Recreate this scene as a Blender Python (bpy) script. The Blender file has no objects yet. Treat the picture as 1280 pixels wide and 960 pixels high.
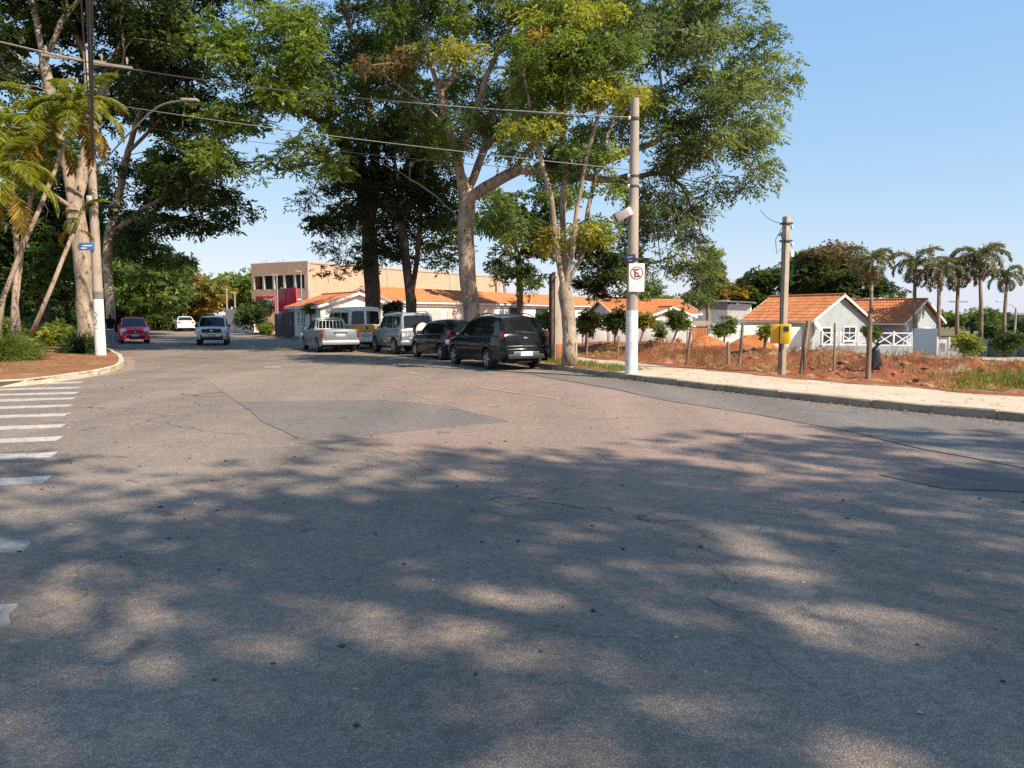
import bpy, bmesh, math, random
import numpy as np
from mathutils import Vector, Matrix, noise

# ------------------------------------------------------------------ camera, sky, sun, exposure
sc = bpy.context.scene
COL = sc.collection
FPX, CX, CY, HZ, CAMH = 961.0, 640.0, 480.0, 393.0, 1.65
PITCH = math.atan((CY - HZ) / FPX)
cd = bpy.data.cameras.new('camera'); cam = bpy.data.objects.new('camera', cd); COL.objects.link(cam)
cam.location = (0, 0, CAMH); cam.rotation_euler = (math.pi / 2 - PITCH, 0, 0)
cd.sensor_fit = 'HORIZONTAL'; cd.sensor_width = 36.0; cd.lens = 36.0 * FPX / 1280.0
cd.clip_start = 0.05; cd.clip_end = 6000
sc.camera = cam
SUN_EL, SUN_AZ = math.radians(41), math.radians(129)          # azimuth clockwise from +Y
SUND = Vector((math.sin(SUN_AZ) * math.cos(SUN_EL), math.cos(SUN_AZ) * math.cos(SUN_EL), math.sin(SUN_EL)))
w = bpy.data.worlds.new('World'); sc.world = w; w.use_nodes = True
wn = w.node_tree.nodes; bg = wn['Background']
sky = wn.new('ShaderNodeTexSky'); sky.sky_type = 'NISHITA'; sky.sun_disc = False
sky.sun_elevation = SUN_EL; sky.sun_rotation = SUN_AZ; sky.altitude = 600
sky.air_density = 1.0; sky.dust_density = 0.45; sky.ozone_density = 2.2
wl = w.node_tree.links                                         # soften the range of the clear sky, channel by channel
sp_c = wn.new('ShaderNodeSeparateColor'); cb_c = wn.new('ShaderNodeCombineColor'); wl.new(sky.outputs[0], sp_c.inputs[0])
for i_, (ref, out_, g_) in enumerate(((1.48, 1.50, .62), (2.42, 2.55, .40), (4.08, 4.02, .16))):
    dv = wn.new('ShaderNodeMath'); dv.operation = 'DIVIDE'; dv.inputs[1].default_value = ref; wl.new(sp_c.outputs[i_], dv.inputs[0])
    pw = wn.new('ShaderNodeMath'); pw.operation = 'POWER'; pw.inputs[1].default_value = g_; wl.new(dv.outputs[0], pw.inputs[0])
    ml = wn.new('ShaderNodeMath'); ml.operation = 'MULTIPLY'; ml.inputs[1].default_value = out_; wl.new(pw.outputs[0], ml.inputs[0])
    wl.new(ml.outputs[0], cb_c.inputs[i_])
wl.new(cb_c.outputs[0], bg.inputs[0]); bg.inputs[1].default_value = 0.125
sl = bpy.data.lights.new('sun', 'SUN'); sl.energy = 4.6; sl.angle = math.radians(0.53); sl.color = (1.0, 0.87, 0.70)
so = bpy.data.objects.new('sun', sl); COL.objects.link(so); so.location = (30, -30, 60)
so.rotation_euler = SUND.to_track_quat('Z', 'Y').to_euler()
sc.view_settings.view_transform = 'Standard'; sc.view_settings.look = 'None'
sc.view_settings.exposure = 0.85; sc.view_settings.gamma = 1.0
sc.render.engine = 'CYCLES'; sc.cycles.max_bounces = 6; sc.cycles.transparent_max_bounces = 8
sc.cycles.diffuse_bounces = 3; sc.cycles.glossy_bounces = 3; sc.cycles.transmission_bounces = 4
sc.cycles.use_denoising = False

# ------------------------------------------------------------------ pixel -> world helpers
CP, SP = math.cos(PITCH), math.sin(PITCH)
def ray(px, py):
    a = (px - CX) / FPX; b = (CY - py) / FPX
    return Vector((a, b * SP + CP, b * CP - SP))
def P(px, py, d):                                              # point at depth y = d
    r = ray(px, py); k = d / r.y
    return Vector((r.x * k, d, CAMH + r.z * k))
def G(px, py, z=0.0):                                          # point on the plane at height z
    r = ray(px, py); k = (z - CAMH) / r.z
    return Vector((r.x * k, r.y * k, z))
ANG = math.radians(30)
U = Vector((-math.sin(ANG), math.cos(ANG), 0)); N = Vector((math.cos(ANG), math.sin(ANG), 0))
def ST(p): return p.x * N.x + p.y * N.y, p.x * U.x + p.y * U.y  # s across the road, t along it
def W(s, t, z=0.0): return Vector((N.x * s + U.x * t, N.y * s + U.y * t, z))
R = random.Random(11)

# ------------------------------------------------------------------ materials
MATS = {}
def nmat(name):
    m = bpy.data.materials.new(name); m.use_nodes = True
    return m, m.node_tree.nodes, m.node_tree.links, m.node_tree.nodes['Principled BSDF']
def plain(name, col, rough=0.5, metal=0.0, coat=0.0, spec=0.5, trans=0.0, emit=None):
    if name in MATS: return MATS[name]
    m, n, l, b = nmat(name)
    b.inputs['Base Color'].default_value = (*col, 1); b.inputs['Roughness'].default_value = rough
    b.inputs['Metallic'].default_value = metal; b.inputs['Coat Weight'].default_value = coat
    b.inputs['Coat Roughness'].default_value = 0.06
    b.inputs['Specular IOR Level'].default_value = spec; b.inputs['Transmission Weight'].default_value = trans
    MATS[name] = m; return m
def math_node(n, op, a=None, b=None):
    x = n.new('ShaderNodeMath'); x.operation = op
    if a is not None: x.inputs[0].default_value = a
    if b is not None: x.inputs[1].default_value = b
    return x
def mix_rgb(n, l, fac, a, b, mode='MIX'):
    x = n.new('ShaderNodeMix'); x.data_type = 'RGBA'; x.blend_type = mode
    for sock, v in ((x.inputs[0], fac), (x.inputs[6], a), (x.inputs[7], b)):
        if hasattr(v, 'links'): l.new(v, sock)
        elif isinstance(v, (int, float)): sock.default_value = v
        else: sock.default_value = (*v, 1)
    return x.outputs[2]
def ramp(n, l, src, p0, p1):
    x = n.new('ShaderNodeMapRange'); x.inputs[1].default_value = p0; x.inputs[2].default_value = p1
    x.clamp = True; l.new(src, x.inputs[0]); return x.outputs[0]
def coords(n, l, kind='pos', scale=(1, 1, 1)):
    if kind == 'pos': src = n.new('ShaderNodeNewGeometry').outputs['Position']
    else: src = n.new('ShaderNodeTexCoord').outputs['Object']
    mp = n.new('ShaderNodeMapping'); mp.inputs['Scale'].default_value = scale
    l.new(src, mp.inputs[0]); return mp.outputs[0]
def noise_t(n, l, vec, scale, detail=4, rough=0.6):
    x = n.new('ShaderNodeTexNoise'); x.inputs['Scale'].default_value = scale
    x.inputs['Detail'].default_value = detail; x.inputs['Roughness'].default_value = rough
    l.new(vec, x.inputs['Vector']); return x.outputs['Fac']
def bump(n, l, b, src, dist, strength=1.0):
    x = n.new('ShaderNodeBump'); x.inputs['Distance'].default_value = dist; x.inputs['Strength'].default_value = strength
    l.new(src, x.inputs['Height']); l.new(x.outputs[0], b.inputs['Normal'])
def rough_mat(name, c1, c2, scale=1.0, fine=20.0, c3=None, bd=0.01, rough=0.9, kind='pos', stretch=(1, 1, 1), fine_amt=0.35):
    """two-tone noise, fine mottling, relief"""
    if name in MATS: return MATS[name]
    m, n, l, b = nmat(name); v = coords(n, l, kind, stretch)
    a = ramp(n, l, noise_t(n, l, v, scale, 6, 0.62), 0.36, 0.64)
    col = mix_rgb(n, l, a, c1, c2)
    f = noise_t(n, l, v, fine, 5, 0.7)
    if c3: col = mix_rgb(n, l, ramp(n, l, noise_t(n, l, v, scale * 2.7, 5, 0.65), 0.54, 0.66), col, c3)
    col = mix_rgb(n, l, fine_amt, col, mix_rgb(n, l, ramp(n, l, f, 0.3, 0.7), (0.25, 0.25, 0.25), (1.0, 1.0, 1.0)), 'MULTIPLY')
    l.new(col, b.inputs['Base Color']); b.inputs['Roughness'].default_value = rough
    b.inputs['Specular IOR Level'].default_value = 0.25
    bump(n, l, b, f, bd); MATS[name] = m; return m
def asphalt(name, c_lo, c_hi, dust, dust_amt=0.5, crack=0.6, grain=1.0):
    m, n, l, b = nmat(name); v = coords(n, l)
    big = ramp(n, l, noise_t(n, l, v, 0.35, 5, 0.6), 0.3, 0.7)
    col = mix_rgb(n, l, big, c_lo, c_hi)
    d = ramp(n, l, noise_t(n, l, v, 0.9, 6, 0.7), 0.48, 0.72)
    dm = math_node(n, 'MULTIPLY', b=dust_amt); l.new(d, dm.inputs[0])
    col = mix_rgb(n, l, dm.outputs[0], col, dust)
    # aggregate: pale stones in a darker binder
    vo = n.new('ShaderNodeTexVoronoi'); vo.inputs['Scale'].default_value = 95; l.new(v, vo.inputs['Vector'])
    sep = n.new('ShaderNodeSeparateColor'); l.new(vo.outputs['Color'], sep.inputs[0])
    stone = ramp(n, l, sep.outputs[0], 0.0, 1.0)
    spk = mix_rgb(n, l, stone, (0.62, 0.62, 0.63), (1.5, 1.47, 1.44))
    col = mix_rgb(n, l, 0.5 * grain, col, spk, 'MULTIPLY')
    edge = ramp(n, l, vo.outputs['Distance'], 0.30, 0.55)
    col = mix_rgb(n, l, edge, col, mix_rgb(n, l, 0.8, col, (0.5, 0.5, 0.51), 'MULTIPLY'))
    mid = noise_t(n, l, v, 14, 4, 0.7)
    col = mix_rgb(n, l, 0.55, col, mix_rgb(n, l, ramp(n, l, mid, 0.3, 0.7), (0.55, 0.55, 0.55), (1.3, 1.3, 1.3)), 'MULTIPLY')
    # sparse cracks along distorted cell borders
    wv = n.new('ShaderNodeVectorMath'); wv.operation = 'ADD'
    nz = n.new('ShaderNodeTexNoise'); nz.inputs['Scale'].default_value = 1.6; nz.inputs['Detail'].default_value = 5; l.new(v, nz.inputs['Vector'])
    sc_ = n.new('ShaderNodeVectorMath'); sc_.operation = 'SCALE'; sc_.inputs['Scale'].default_value = 1.1
    l.new(nz.outputs['Color'], sc_.inputs[0]); l.new(v, wv.inputs[0]); l.new(sc_.outputs[0], wv.inputs[1])
    ce = n.new('ShaderNodeTexVoronoi'); ce.feature = 'DISTANCE_TO_EDGE'; ce.inputs['Scale'].default_value = 0.42
    l.new(wv.outputs[0], ce.inputs['Vector'])
    cr = ramp(n, l, ce.outputs['Distance'], 0.012, 0.0)
    msk = ramp(n, l, noise_t(n, l, v, 0.23, 3, 0.5), 0.50, 0.60)
    cm = math_node(n, 'MULTIPLY'); l.new(cr, cm.inputs[0]); l.new(msk, cm.inputs[1])
    cm2 = math_node(n, 'MULTIPLY', b=crack); l.new(cm.outputs[0], cm2.inputs[0])
    col = mix_rgb(n, l, cm2.outputs[0], col, (0.018, 0.017, 0.017))
    ms = n.new('ShaderNodeMapping'); ms.inputs['Rotation'].default_value = (0, 0, -ANG); ms.inputs['Scale'].default_value = (1.0, 0.07, 1.0); l.new(v, ms.inputs[0])
    stk = ramp(n, l, noise_t(n, l, ms.outputs[0], 0.75, 4, 0.55), 0.35, 0.65)
    col = mix_rgb(n, l, 0.5, col, mix_rgb(n, l, stk, (0.72, 0.72, 0.73), (1.18, 1.17, 1.15)), 'MULTIPLY')
    # few oil spots
    sp = ramp(n, l, noise_t(n, l, v, 2.3, 3, 0.5), 0.66, 0.72)
    sm = math_node(n, 'MULTIPLY', b=0.45); l.new(sp, sm.inputs[0])
    col = mix_rgb(n, l, sm.outputs[0], col, (0.03, 0.03, 0.032))
    l.new(col, b.inputs['Base Color']); b.inputs['Roughness'].default_value = 0.82; b.inputs['Specular IOR Level'].default_value = 0.3
    hh = math_node(n, 'SUBTRACT'); l.new(stone, hh.inputs[0]); l.new(edge, hh.inputs[1])
    h2 = math_node(n, 'MULTIPLY_ADD', b=0.6); l.new(mid, h2.inputs[0]); l.new(hh.outputs[0], h2.inputs[2])
    h3 = math_node(n, 'MULTIPLY_ADD', b=-4.0); l.new(cm2.outputs[0], h3.inputs[0]); l.new(h2.outputs[0], h3.inputs[2])
    bump(n, l, b, h3.outputs[0], 0.0035, 0.8)
    MATS[name] = m; return m
def leaf_mat(name, trans=0.35, rough=0.5):
    if name in MATS: return MATS[name]
    m, n, l, b = nmat(name)
    at = n.new('ShaderNodeAttribute'); at.attribute_name = 'Col'
    l.new(at.outputs['Color'], b.inputs['Base Color']); b.inputs['Roughness'].default_value = rough
    b.inputs['Specular IOR Level'].default_value = 0.35
    t = n.new('ShaderNodeBsdfTranslucent')
    tc = mix_rgb(n, l, 1.0, at.outputs['Color'], (1.6, 1.5, 0.6), 'MULTIPLY'); l.new(tc, t.inputs['Color'])
    mx = n.new('ShaderNodeMixShader'); mx.inputs[0].default_value = trans
    l.new(b.outputs[0], mx.inputs[1]); l.new(t.outputs[0], mx.inputs[2])
    l.new(mx.outputs[0], n['Material Output'].inputs['Surface']); MATS[name] = m; return m
def bark_mat(name, c1, c2, c3, scale=2.2):
    if name in MATS: return MATS[name]
    m, n, l, b = nmat(name); v = coords(n, l, 'pos', (1, 1, 0.45))
    col = mix_rgb(n, l, ramp(n, l, noise_t(n, l, v, scale, 6, 0.7), 0.38, 0.62), c1, c2)
    col = mix_rgb(n, l, ramp(n, l, noise_t(n, l, v, scale * 3, 4, 0.6), 0.56, 0.66), col, c3)
    f = noise_t(n, l, v, scale * 9, 5, 0.7)
    l.new(col, b.inputs['Base Color']); b.inputs['Roughness'].default_value = 0.95; b.inputs['Specular IOR Level'].default_value = 0.1
    bump(n, l, b, f, 0.05); MATS[name] = m; return m

leaf_mat('leaf', 0.48); leaf_mat('leaf_dull', 0.2, 0.6)
bark_mat('bark', (0.16, 0.12, 0.09), (0.33, 0.26, 0.20), (0.08, 0.062, 0.05))
bark_mat('bark_pale', (0.24, 0.19, 0.145), (0.48, 0.38, 0.29), (0.12, 0.09, 0.07), 2.6)
bark_mat('bark_dark', (0.07, 0.055, 0.045), (0.15, 0.115, 0.09), (0.04, 0.032, 0.03))
asphalt('asphalt_old', (0.263, 0.215, 0.176), (0.362, 0.294, 0.238), (0.479, 0.363, 0.271), 0.55, 0.75)
asphalt('asphalt_red', (0.355, 0.262, 0.212), (0.433, 0.315, 0.252), (0.518, 0.354, 0.260), 0.6, 0.6)
asphalt('asphalt_grey', (0.190, 0.169, 0.155), (0.244, 0.214, 0.191), (0.342, 0.267, 0.211), 0.4, 0.4, 0.8)
asphalt('asphalt_mid', (0.232, 0.206, 0.186), (0.292, 0.256, 0.226), (0.36, 0.29, 0.23), 0.45, 0.5, 0.9)
asphalt('asphalt_pale', (0.324, 0.264, 0.215), (0.388, 0.311, 0.246), (0.468, 0.350, 0.254), 0.5, 0.3, 0.9)
rough_mat('soil', (0.24, 0.098, 0.042), (0.33, 0.155, 0.072), 0.5, 9, (0.36, 0.235, 0.11), 0.02, 0.97)
rough_mat('lot_soil', (0.27, 0.075, 0.032), (0.38, 0.145, 0.065), 0.55, 4, (0.46, 0.30, 0.16), 0.10, 0.98, fine_amt=0.6)
rough_mat('mound_soil', (0.44, 0.15, 0.05), (0.58, 0.23, 0.085), 1.2, 7, (0.36, 0.11, 0.04), 0.09, 0.98, fine_amt=0.45)
rough_mat('dust', (0.42, 0.31, 0.20), (0.50, 0.38, 0.26), 0.3, 6, (0.34, 0.22, 0.13), 0.02, 0.97)
rough_mat('field', (0.20, 0.14, 0.07), (0.13, 0.13, 0.045), 0.05, 1.2, (0.26, 0.13, 0.07), 0.05, 0.97)
rough_mat('concrete_walk', (0.50, 0.405, 0.295), (0.60, 0.49, 0.365), 0.45, 12, (0.41, 0.30, 0.20), 0.006, 0.92, fine_amt=0.2)
rough_mat('kerb_stone', (0.27, 0.215, 0.16), (0.38, 0.30, 0.22), 1.6, 15, (0.19, 0.14, 0.10), 0.012, 0.92)
rough_mat('kerb_white', (0.55, 0.47, 0.36), (0.66, 0.58, 0.46), 1.3, 13, (0.42, 0.27, 0.15), 0.012, 0.9)
rough_mat('concrete_pole', (0.36, 0.30, 0.245), (0.43, 0.365, 0.30), 1.5, 24, (0.28, 0.225, 0.18), 0.004, 0.9, 'pos', (1, 1, .4), fine_amt=0.3)
rough_mat('whitewash', (0.66, 0.64, 0.61), (0.78, 0.76, 0.73), 2.6, 20, (0.50, 0.42, 0.34), 0.004, 0.85, fine_amt=0.12)
rough_mat('wall_white', (0.74, 0.72, 0.68), (0.82, 0.80, 0.77), 0.6, 8, (0.66, 0.62, 0.56), 0.004, 0.9, fine_amt=0.1)
rough_mat('wall_cream', (0.66, 0.60, 0.40), (0.73, 0.68, 0.48), 0.6, 8, (0.62, 0.55, 0.36), 0.004, 0.9, fine_amt=0.1)
rough_mat('wall_blue', (0.32, 0.365, 0.385), (0.37, 0.415, 0.435), 0.6, 8, (0.27, 0.30, 0.31), 0.004, 0.9, fine_amt=0.1)
rough_mat('wall_grey', (0.25, 0.26, 0.29), (0.34, 0.35, 0.38), 1.4, 3, (0.42, 0.43, 0.45), 0.004, 0.9, 'pos', (1, 1, 0.2))
rough_mat('roof_tile', (0.52, 0.185, 0.072), (0.62, 0.25, 0.10), 1.2, 5, (0.42, 0.13, 0.055), 0.01, 0.85, fine_amt=0.3)
rough_mat('roof_old', (0.33, 0.28, 0.235), (0.40, 0.34, 0.29), 1.2, 5, None, 0.01, 0.9)
rough_mat('wood_post', (0.21, 0.145, 0.10), (0.33, 0.25, 0.18), 3.0, 30, (0.14, 0.095, 0.07), 0.01, 0.95, 'pos', (1, 1, 0.25))
rough_mat('wood_gate', (0.36, 0.12, 0.05), (0.44, 0.17, 0.075), 2.0, 20, None, 0.01, 0.8)
rough_mat('road_paint', (0.50, 0.455, 0.40), (0.62, 0.57, 0.51), 2.2, 45, (0.33, 0.29, 0.255), 0.003, 0.85, fine_amt=0.55)
rough_mat('yellow_paint', (0.46, 0.34, 0.17), (0.40, 0.31, 0.20), 3.0, 30, (0.33, 0.27, 0.21), 0.003, 0.8)
rough_mat('wood_arm', (0.24, 0.20, 0.165), (0.32, 0.27, 0.22), 3, 30, None, 0.005, 0.9)
plain('cable', (0.05, 0.047, 0.045), 0.6); plain('cable_pale', (0.33, 0.31, 0.29), 0.55)
plain('metal_grey', (0.42, 0.43, 0.44), 0.45, 0.7); plain('metal_dark', (0.05, 0.052, 0.058), 0.5, 0.2)
plain('sign_white', (0.78, 0.77, 0.74), 0.5); plain('sign_red', (0.45, 0.03, 0.03), 0.5); plain('sign_black', (0.02, 0.02, 0.022), 0.5)
plain('sign_blue', (0.045, 0.15, 0.40), 0.45); plain('sign_navy', (0.02, 0.028, 0.075), 0.45)
plain('board_red', (0.62, 0.022, 0.045), 0.5); plain('box_yellow', (0.78, 0.47, 0.015), 0.5)
plain('glass_dark', (0.008, 0.010, 0.012), 0.05, 0, 0, 0.5); plain('glass_house', (0.03, 0.035, 0.04), 0.1, 0, 0, 0.7)
plain('white_frame', (0.76, 0.75, 0.73), 0.5); plain('gate_dark', (0.062, 0.062, 0.075), 0.5)
plain('porcelain', (0.5, 0.47, 0.43), 0.25); plain('bag_black', (0.012, 0.013, 0.016), 0.25, 0, 0.3)
def brick_mat():
    m, n, l, b = nmat('hollow_brick'); v = coords(n, l, 'obj')
    sx = n.new('ShaderNodeSeparateXYZ'); l.new(v, sx.inputs[0])
    ad = math_node(n, 'ADD'); l.new(sx.outputs[0], ad.inputs[0]); l.new(sx.outputs[1], ad.inputs[1])
    cb = n.new('ShaderNodeCombineXYZ'); l.new(ad.outputs[0], cb.inputs[0]); l.new(sx.outputs[2], cb.inputs[1])
    t = n.new('ShaderNodeTexBrick'); l.new(cb.outputs[0], t.inputs['Vector'])
    t.inputs['Color1'].default_value = (0.56, 0.33, 0.205, 1); t.inputs['Color2'].default_value = (0.63, 0.40, 0.26, 1)
    t.inputs['Mortar'].default_value = (0.50, 0.40, 0.31, 1); t.inputs['Scale'].default_value = 1.0
    t.inputs['Brick Width'].default_value = 0.30; t.inputs['Row Height'].default_value = 0.2; t.inputs['Mortar Size'].default_value = 0.018
    col = mix_rgb(n, l, 0.35, t.outputs['Color'], mix_rgb(n, l, noise_t(n, l, v, 0.8, 5), (0.5, 0.5, 0.5), (1.3, 1.3, 1.3)), 'MULTIPLY')
    l.new(col, b.inputs['Base Color']); b.inputs['Roughness'].default_value = 0.95
    bump(n, l, b, t.outputs['Fac'], -0.01); MATS['hollow_brick'] = m
brick_mat()
def M_(x): return MATS[x] if isinstance(x, str) else x

# ------------------------------------------------------------------ mesh + object helpers
def link(name, me, mat=None, parent=None, smooth=None):
    if mat is not None and not me.materials: me.materials.append(M_(mat))
    if smooth is not None and len(me.polygons):
        me.polygons.foreach_set('use_smooth', [True] * len(me.polygons))
        if smooth < 180: me.set_sharp_from_angle(angle=math.radians(smooth))
    o = bpy.data.objects.new(name, me); COL.objects.link(o)
    if parent is not None: o.parent = parent
    return o
def tag(o, label, cat, group=None):
    o['label'] = label; o['category'] = cat
    if group: o['group'] = group
    return o
def thing(name, label, cat, loc=(0, 0, 0), rz=0.0, group=None):
    o = bpy.data.objects.new(name, None); COL.objects.link(o); o.location = loc; o.rotation_euler = (0, 0, rz)
    o.empty_display_size = 0.2
    return tag(o, label, cat, group)
def struct(o, label=None):
    o['kind'] = 'structure'
    if label: o['label'] = label
    return o
def stuff(o, label=None, cat=None):
    o['kind'] = 'stuff'
    if label: o['label'] = label
    if cat: o['category'] = cat
    return o
class MB:
    def __init__(s): s.v = []; s.f = []
    def poly(s, pts):
        k = len(s.v); s.v += [tuple(p) for p in pts]; s.f.append(tuple(range(k, k + len(pts)))); return s
    def box(s, c, size, rot=None):
        k = len(s.v); hx, hy, hz = size[0] / 2, size[1] / 2, size[2] / 2
        m = rot if rot is not None else Matrix.Identity(3)
        for dx, dy, dz in ((-1, -1, -1), (1, -1, -1), (1, 1, -1), (-1, 1, -1), (-1, -1, 1), (1, -1, 1), (1, 1, 1), (-1, 1, 1)):
            q = m @ Vector((dx * hx, dy * hy, dz * hz)); s.v.append((c[0] + q.x, c[1] + q.y, c[2] + q.z))
        for f in ((0, 3, 2, 1), (4, 5, 6, 7), (0, 1, 5, 4), (1, 2, 6, 5), (2, 3, 7, 6), (3, 0, 4, 7)): s.f.append(tuple(k + i for i in f))
        return s
    def tube(s, pts, rad, sides=8, cap=True):
        pts = [Vector(p) for p in pts]; n = len(pts)
        if not hasattr(rad, '__len__'): rad = [rad] * n
        k0 = len(s.v); up = None
        for i, p in enumerate(pts):
            d = (pts[min(i + 1, n - 1)] - pts[max(i - 1, 0)])
            d = d.normalized() if d.length > 1e-9 else Vector((0, 0, 1))
            if up is None:
                up = Vector((0, 0, 1)) if abs(d.z) < 0.9 else Vector((1, 0, 0))
            a = d.cross(up)
            if a.length < 1e-4: a = d.cross(Vector((0.3, 0.9, 0.2)))
            a.normalize(); b = d.cross(a); up = -b
            for j in range(sides):
                t = 2 * math.pi * j / sides; q = p + (a * math.cos(t) + b * math.sin(t)) * rad[i]; s.v.append(tuple(q))
        for i in range(n - 1):
            for j in range(sides):
                j2 = (j + 1) % sides
                s.f.append((k0 + i * sides + j, k0 + (i + 1) * sides + j, k0 + (i + 1) * sides + j2, k0 + i * sides + j2))
        if cap:
            s.f.append(tuple(k0 + j for j in range(sides))); s.f.append(tuple(k0 + (n - 1) * sides + j for j in reversed(range(sides))))
        return s
    def prism(s, pts, z0, z1):                                 # plan polygon pts, counter-clockwise
        k = len(s.v); n = len(pts)
        for p in pts: s.v.append((p[0], p[1], z0))
        for p in pts: s.v.append((p[0], p[1], z1))
        for i in range(n):
            j = (i + 1) % n; s.f.append((k + i, k + j, k + n + j, k + n + i))
        s.f.append(tuple(k + n + i for i in range(n))); s.f.append(tuple(k + i for i in reversed(range(n))))
        return s
    def mesh(s, name='mesh'):
        me = bpy.data.meshes.new(name); me.from_pydata(s.v, [], s.f); me.update(); return me
    def build(s, name, mat, parent=None, smooth=None): return link(name, s.mesh(name), mat, parent, smooth)
def bevel_box(size, bev, seg=2, taper=None):
    bm = bmesh.new(); bmesh.ops.create_cube(bm, size=1.0)
    for v in bm.verts:
        v.co.x *= size[0]; v.co.y *= size[1]; v.co.z *= size[2]
        if taper and v.co.z > 0: v.co.x *= taper[0]; v.co.y *= taper[1]
    bmesh.ops.bevel(bm, geom=bm.edges[:], offset=bev, segments=seg, profile=0.5, affect='EDGES')
    me = bpy.data.meshes.new('box'); bm.to_mesh(me); bm.free(); return me
def bbox_obj(name, size, bev, mat, parent, loc, rot=(0, 0, 0), taper=None, seg=2):
    o = link(name, bevel_box(size, bev, seg, taper), mat, parent, 40); o.location = loc; o.rotation_euler = rot; return o
def np_mesh(name, verts, quads, cols=None):
    me = bpy.data.meshes.new(name); nv, nq = len(verts), len(quads)
    k = quads.shape[1]
    me.vertices.add(nv); me.vertices.foreach_set('co', verts.astype(np.float32).ravel())
    me.loops.add(nq * k); me.loops.foreach_set('vertex_index', quads.astype(np.int32).ravel())
    me.polygons.add(nq); me.polygons.foreach_set('loop_start', np.arange(0, nq * k, k, dtype=np.int32))
    me.update(calc_edges=True)
    if cols is not None:
        a = me.attributes.new('Col', 'FLOAT_COLOR', 'POINT')
        c = np.ones((nv, 4), np.float32); c[:, :3] = cols; a.data.foreach_set('color', c.ravel())
    return me
def nrm(a): return a / np.maximum(np.linalg.norm(a, axis=-1, keepdims=True), 1e-9)

# ------------------------------------------------------------------ foliage
PAL = {
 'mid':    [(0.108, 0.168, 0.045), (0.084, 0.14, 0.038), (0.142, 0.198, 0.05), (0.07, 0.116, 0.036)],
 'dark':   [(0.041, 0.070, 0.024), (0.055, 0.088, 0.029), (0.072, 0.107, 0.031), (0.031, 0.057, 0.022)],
 'bright': [(0.168, 0.232, 0.045), (0.14, 0.202, 0.042), (0.215, 0.255, 0.05), (0.11, 0.168, 0.038)],
 'yellow': [(0.27, 0.285, 0.045), (0.215, 0.25, 0.045), (0.155, 0.205, 0.045), (0.31, 0.3, 0.05)],
 'blue':   [(0.14, 0.19, 0.095), (0.115, 0.16, 0.078), (0.17, 0.218, 0.105), (0.09, 0.132, 0.064)],
 'olive':  [(0.273, 0.208, 0.046), (0.195, 0.189, 0.043), (0.143, 0.163, 0.039), (0.338, 0.215, 0.052)],
 'rust':   [(0.24, 0.12, 0.035), (0.17, 0.12, 0.03), (0.12, 0.11, 0.035), (0.10, 0.10, 0.03)],
 'brown':  [(0.15, 0.105, 0.06), (0.12, 0.095, 0.05), (0.09, 0.085, 0.04), (0.19, 0.13, 0.07)],
}
def leaf_cards(rng, p0, axis, normal, ln, wd, cols):
    """rhombus leaves: arrays of base point, long axis, face normal"""
    axis = nrm(axis); side = nrm(np.cross(axis, normal)); n = len(p0)
    up = np.cross(side, axis)
    v = np.empty((n, 4, 3)); v[:, 0] = p0
    v[:, 1] = p0 + axis * (ln * 0.45)[:, None] + side * (wd * 0.5)[:, None] + up * (wd * 0.15)[:, None]
    v[:, 2] = p0 + axis * ln[:, None] - up * (ln * 0.12)[:, None]
    v[:, 3] = p0 + axis * (ln * 0.45)[:, None] - side * (wd * 0.5)[:, None] + up * (wd * 0.15)[:, None]
    q = np.arange(n * 4).reshape(n, 4)
    return v.reshape(-1, 3), q, np.repeat(cols, 4, axis=0)
def foliage(seed, clumps, rad, sprays, leaves, ln, wd, pal, flat=0.45, spray_len=0.4, droop=0.15, tilt=0.55, jit=0.18):
    """clumps (N,3) with radius -> sprays of leaves. pal: name or list of names per clump"""
    rng = np.random.default_rng(seed); n = len(clumps); S = n * sprays
    c = np.repeat(clumps, sprays, axis=0)
    rr = np.repeat(rad if hasattr(rad, '__len__') else np.full(n, rad), sprays)
    d = nrm(rng.normal(size=(S, 3))); k = rng.random(S) ** 0.45
    off = d * (k * rr)[:, None]; off[:, 2] *= flat
    p = c + off
    ang = rng.random(S) * 2 * np.pi
    dirs = np.stack([np.cos(ang), np.sin(ang), np.zeros(S)], 1) * 0.7 + nrm(off * [1, 1, 0.5]) * 0.8
    dirs[:, 2] += rng.normal(size=S) * 0.25 - droop; dirs = nrm(dirs)
    nor = rng.normal(size=(S, 3)) * tilt + [0, 0, 1.0]; nor = nrm(nor)
    names = pal if isinstance(pal, list) else [pal] * n
    cc = np.array([PAL[names[i]][int(rng.integers(len(PAL[names[i]])))] for i in range(n)])
    cc = np.repeat(cc, sprays, axis=0) * (1 + rng.normal(size=(S, 1)) * jit).clip(0.45, 1.7)
    side = nrm(np.cross(dirs, nor))
    P0, AX, NO, LN, WD, CC = [], [], [], [], [], []
    for j in range(leaves):
        f = (j + 0.5) / leaves; sg = 1 if j % 2 else -1
        b = p + dirs * (spray_len * (f - 0.3))
        b[:, 2] -= droop * spray_len * f * f
        a = dirs * (0.45 + 0.5 * f) + side * sg * (0.95 - 0.6 * f) + rng.normal(size=(S, 3)) * 0.22
        P0.append(b); AX.append(a); NO.append(nor + rng.normal(size=(S, 3)) * 0.35)
        LN.append(ln * (0.7 + 0.6 * rng.random(S))); WD.append(wd * (0.75 + 0.5 * rng.random(S)))
        CC.append(cc * (1 + rng.normal(size=(S, 1)) * 0.10).clip(0.6, 1.5))
    return leaf_cards(rng, np.concatenate(P0), np.concatenate(AX), np.concatenate(NO), np.concatenate(LN), np.concatenate(WD), np.concatenate(CC))
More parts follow.
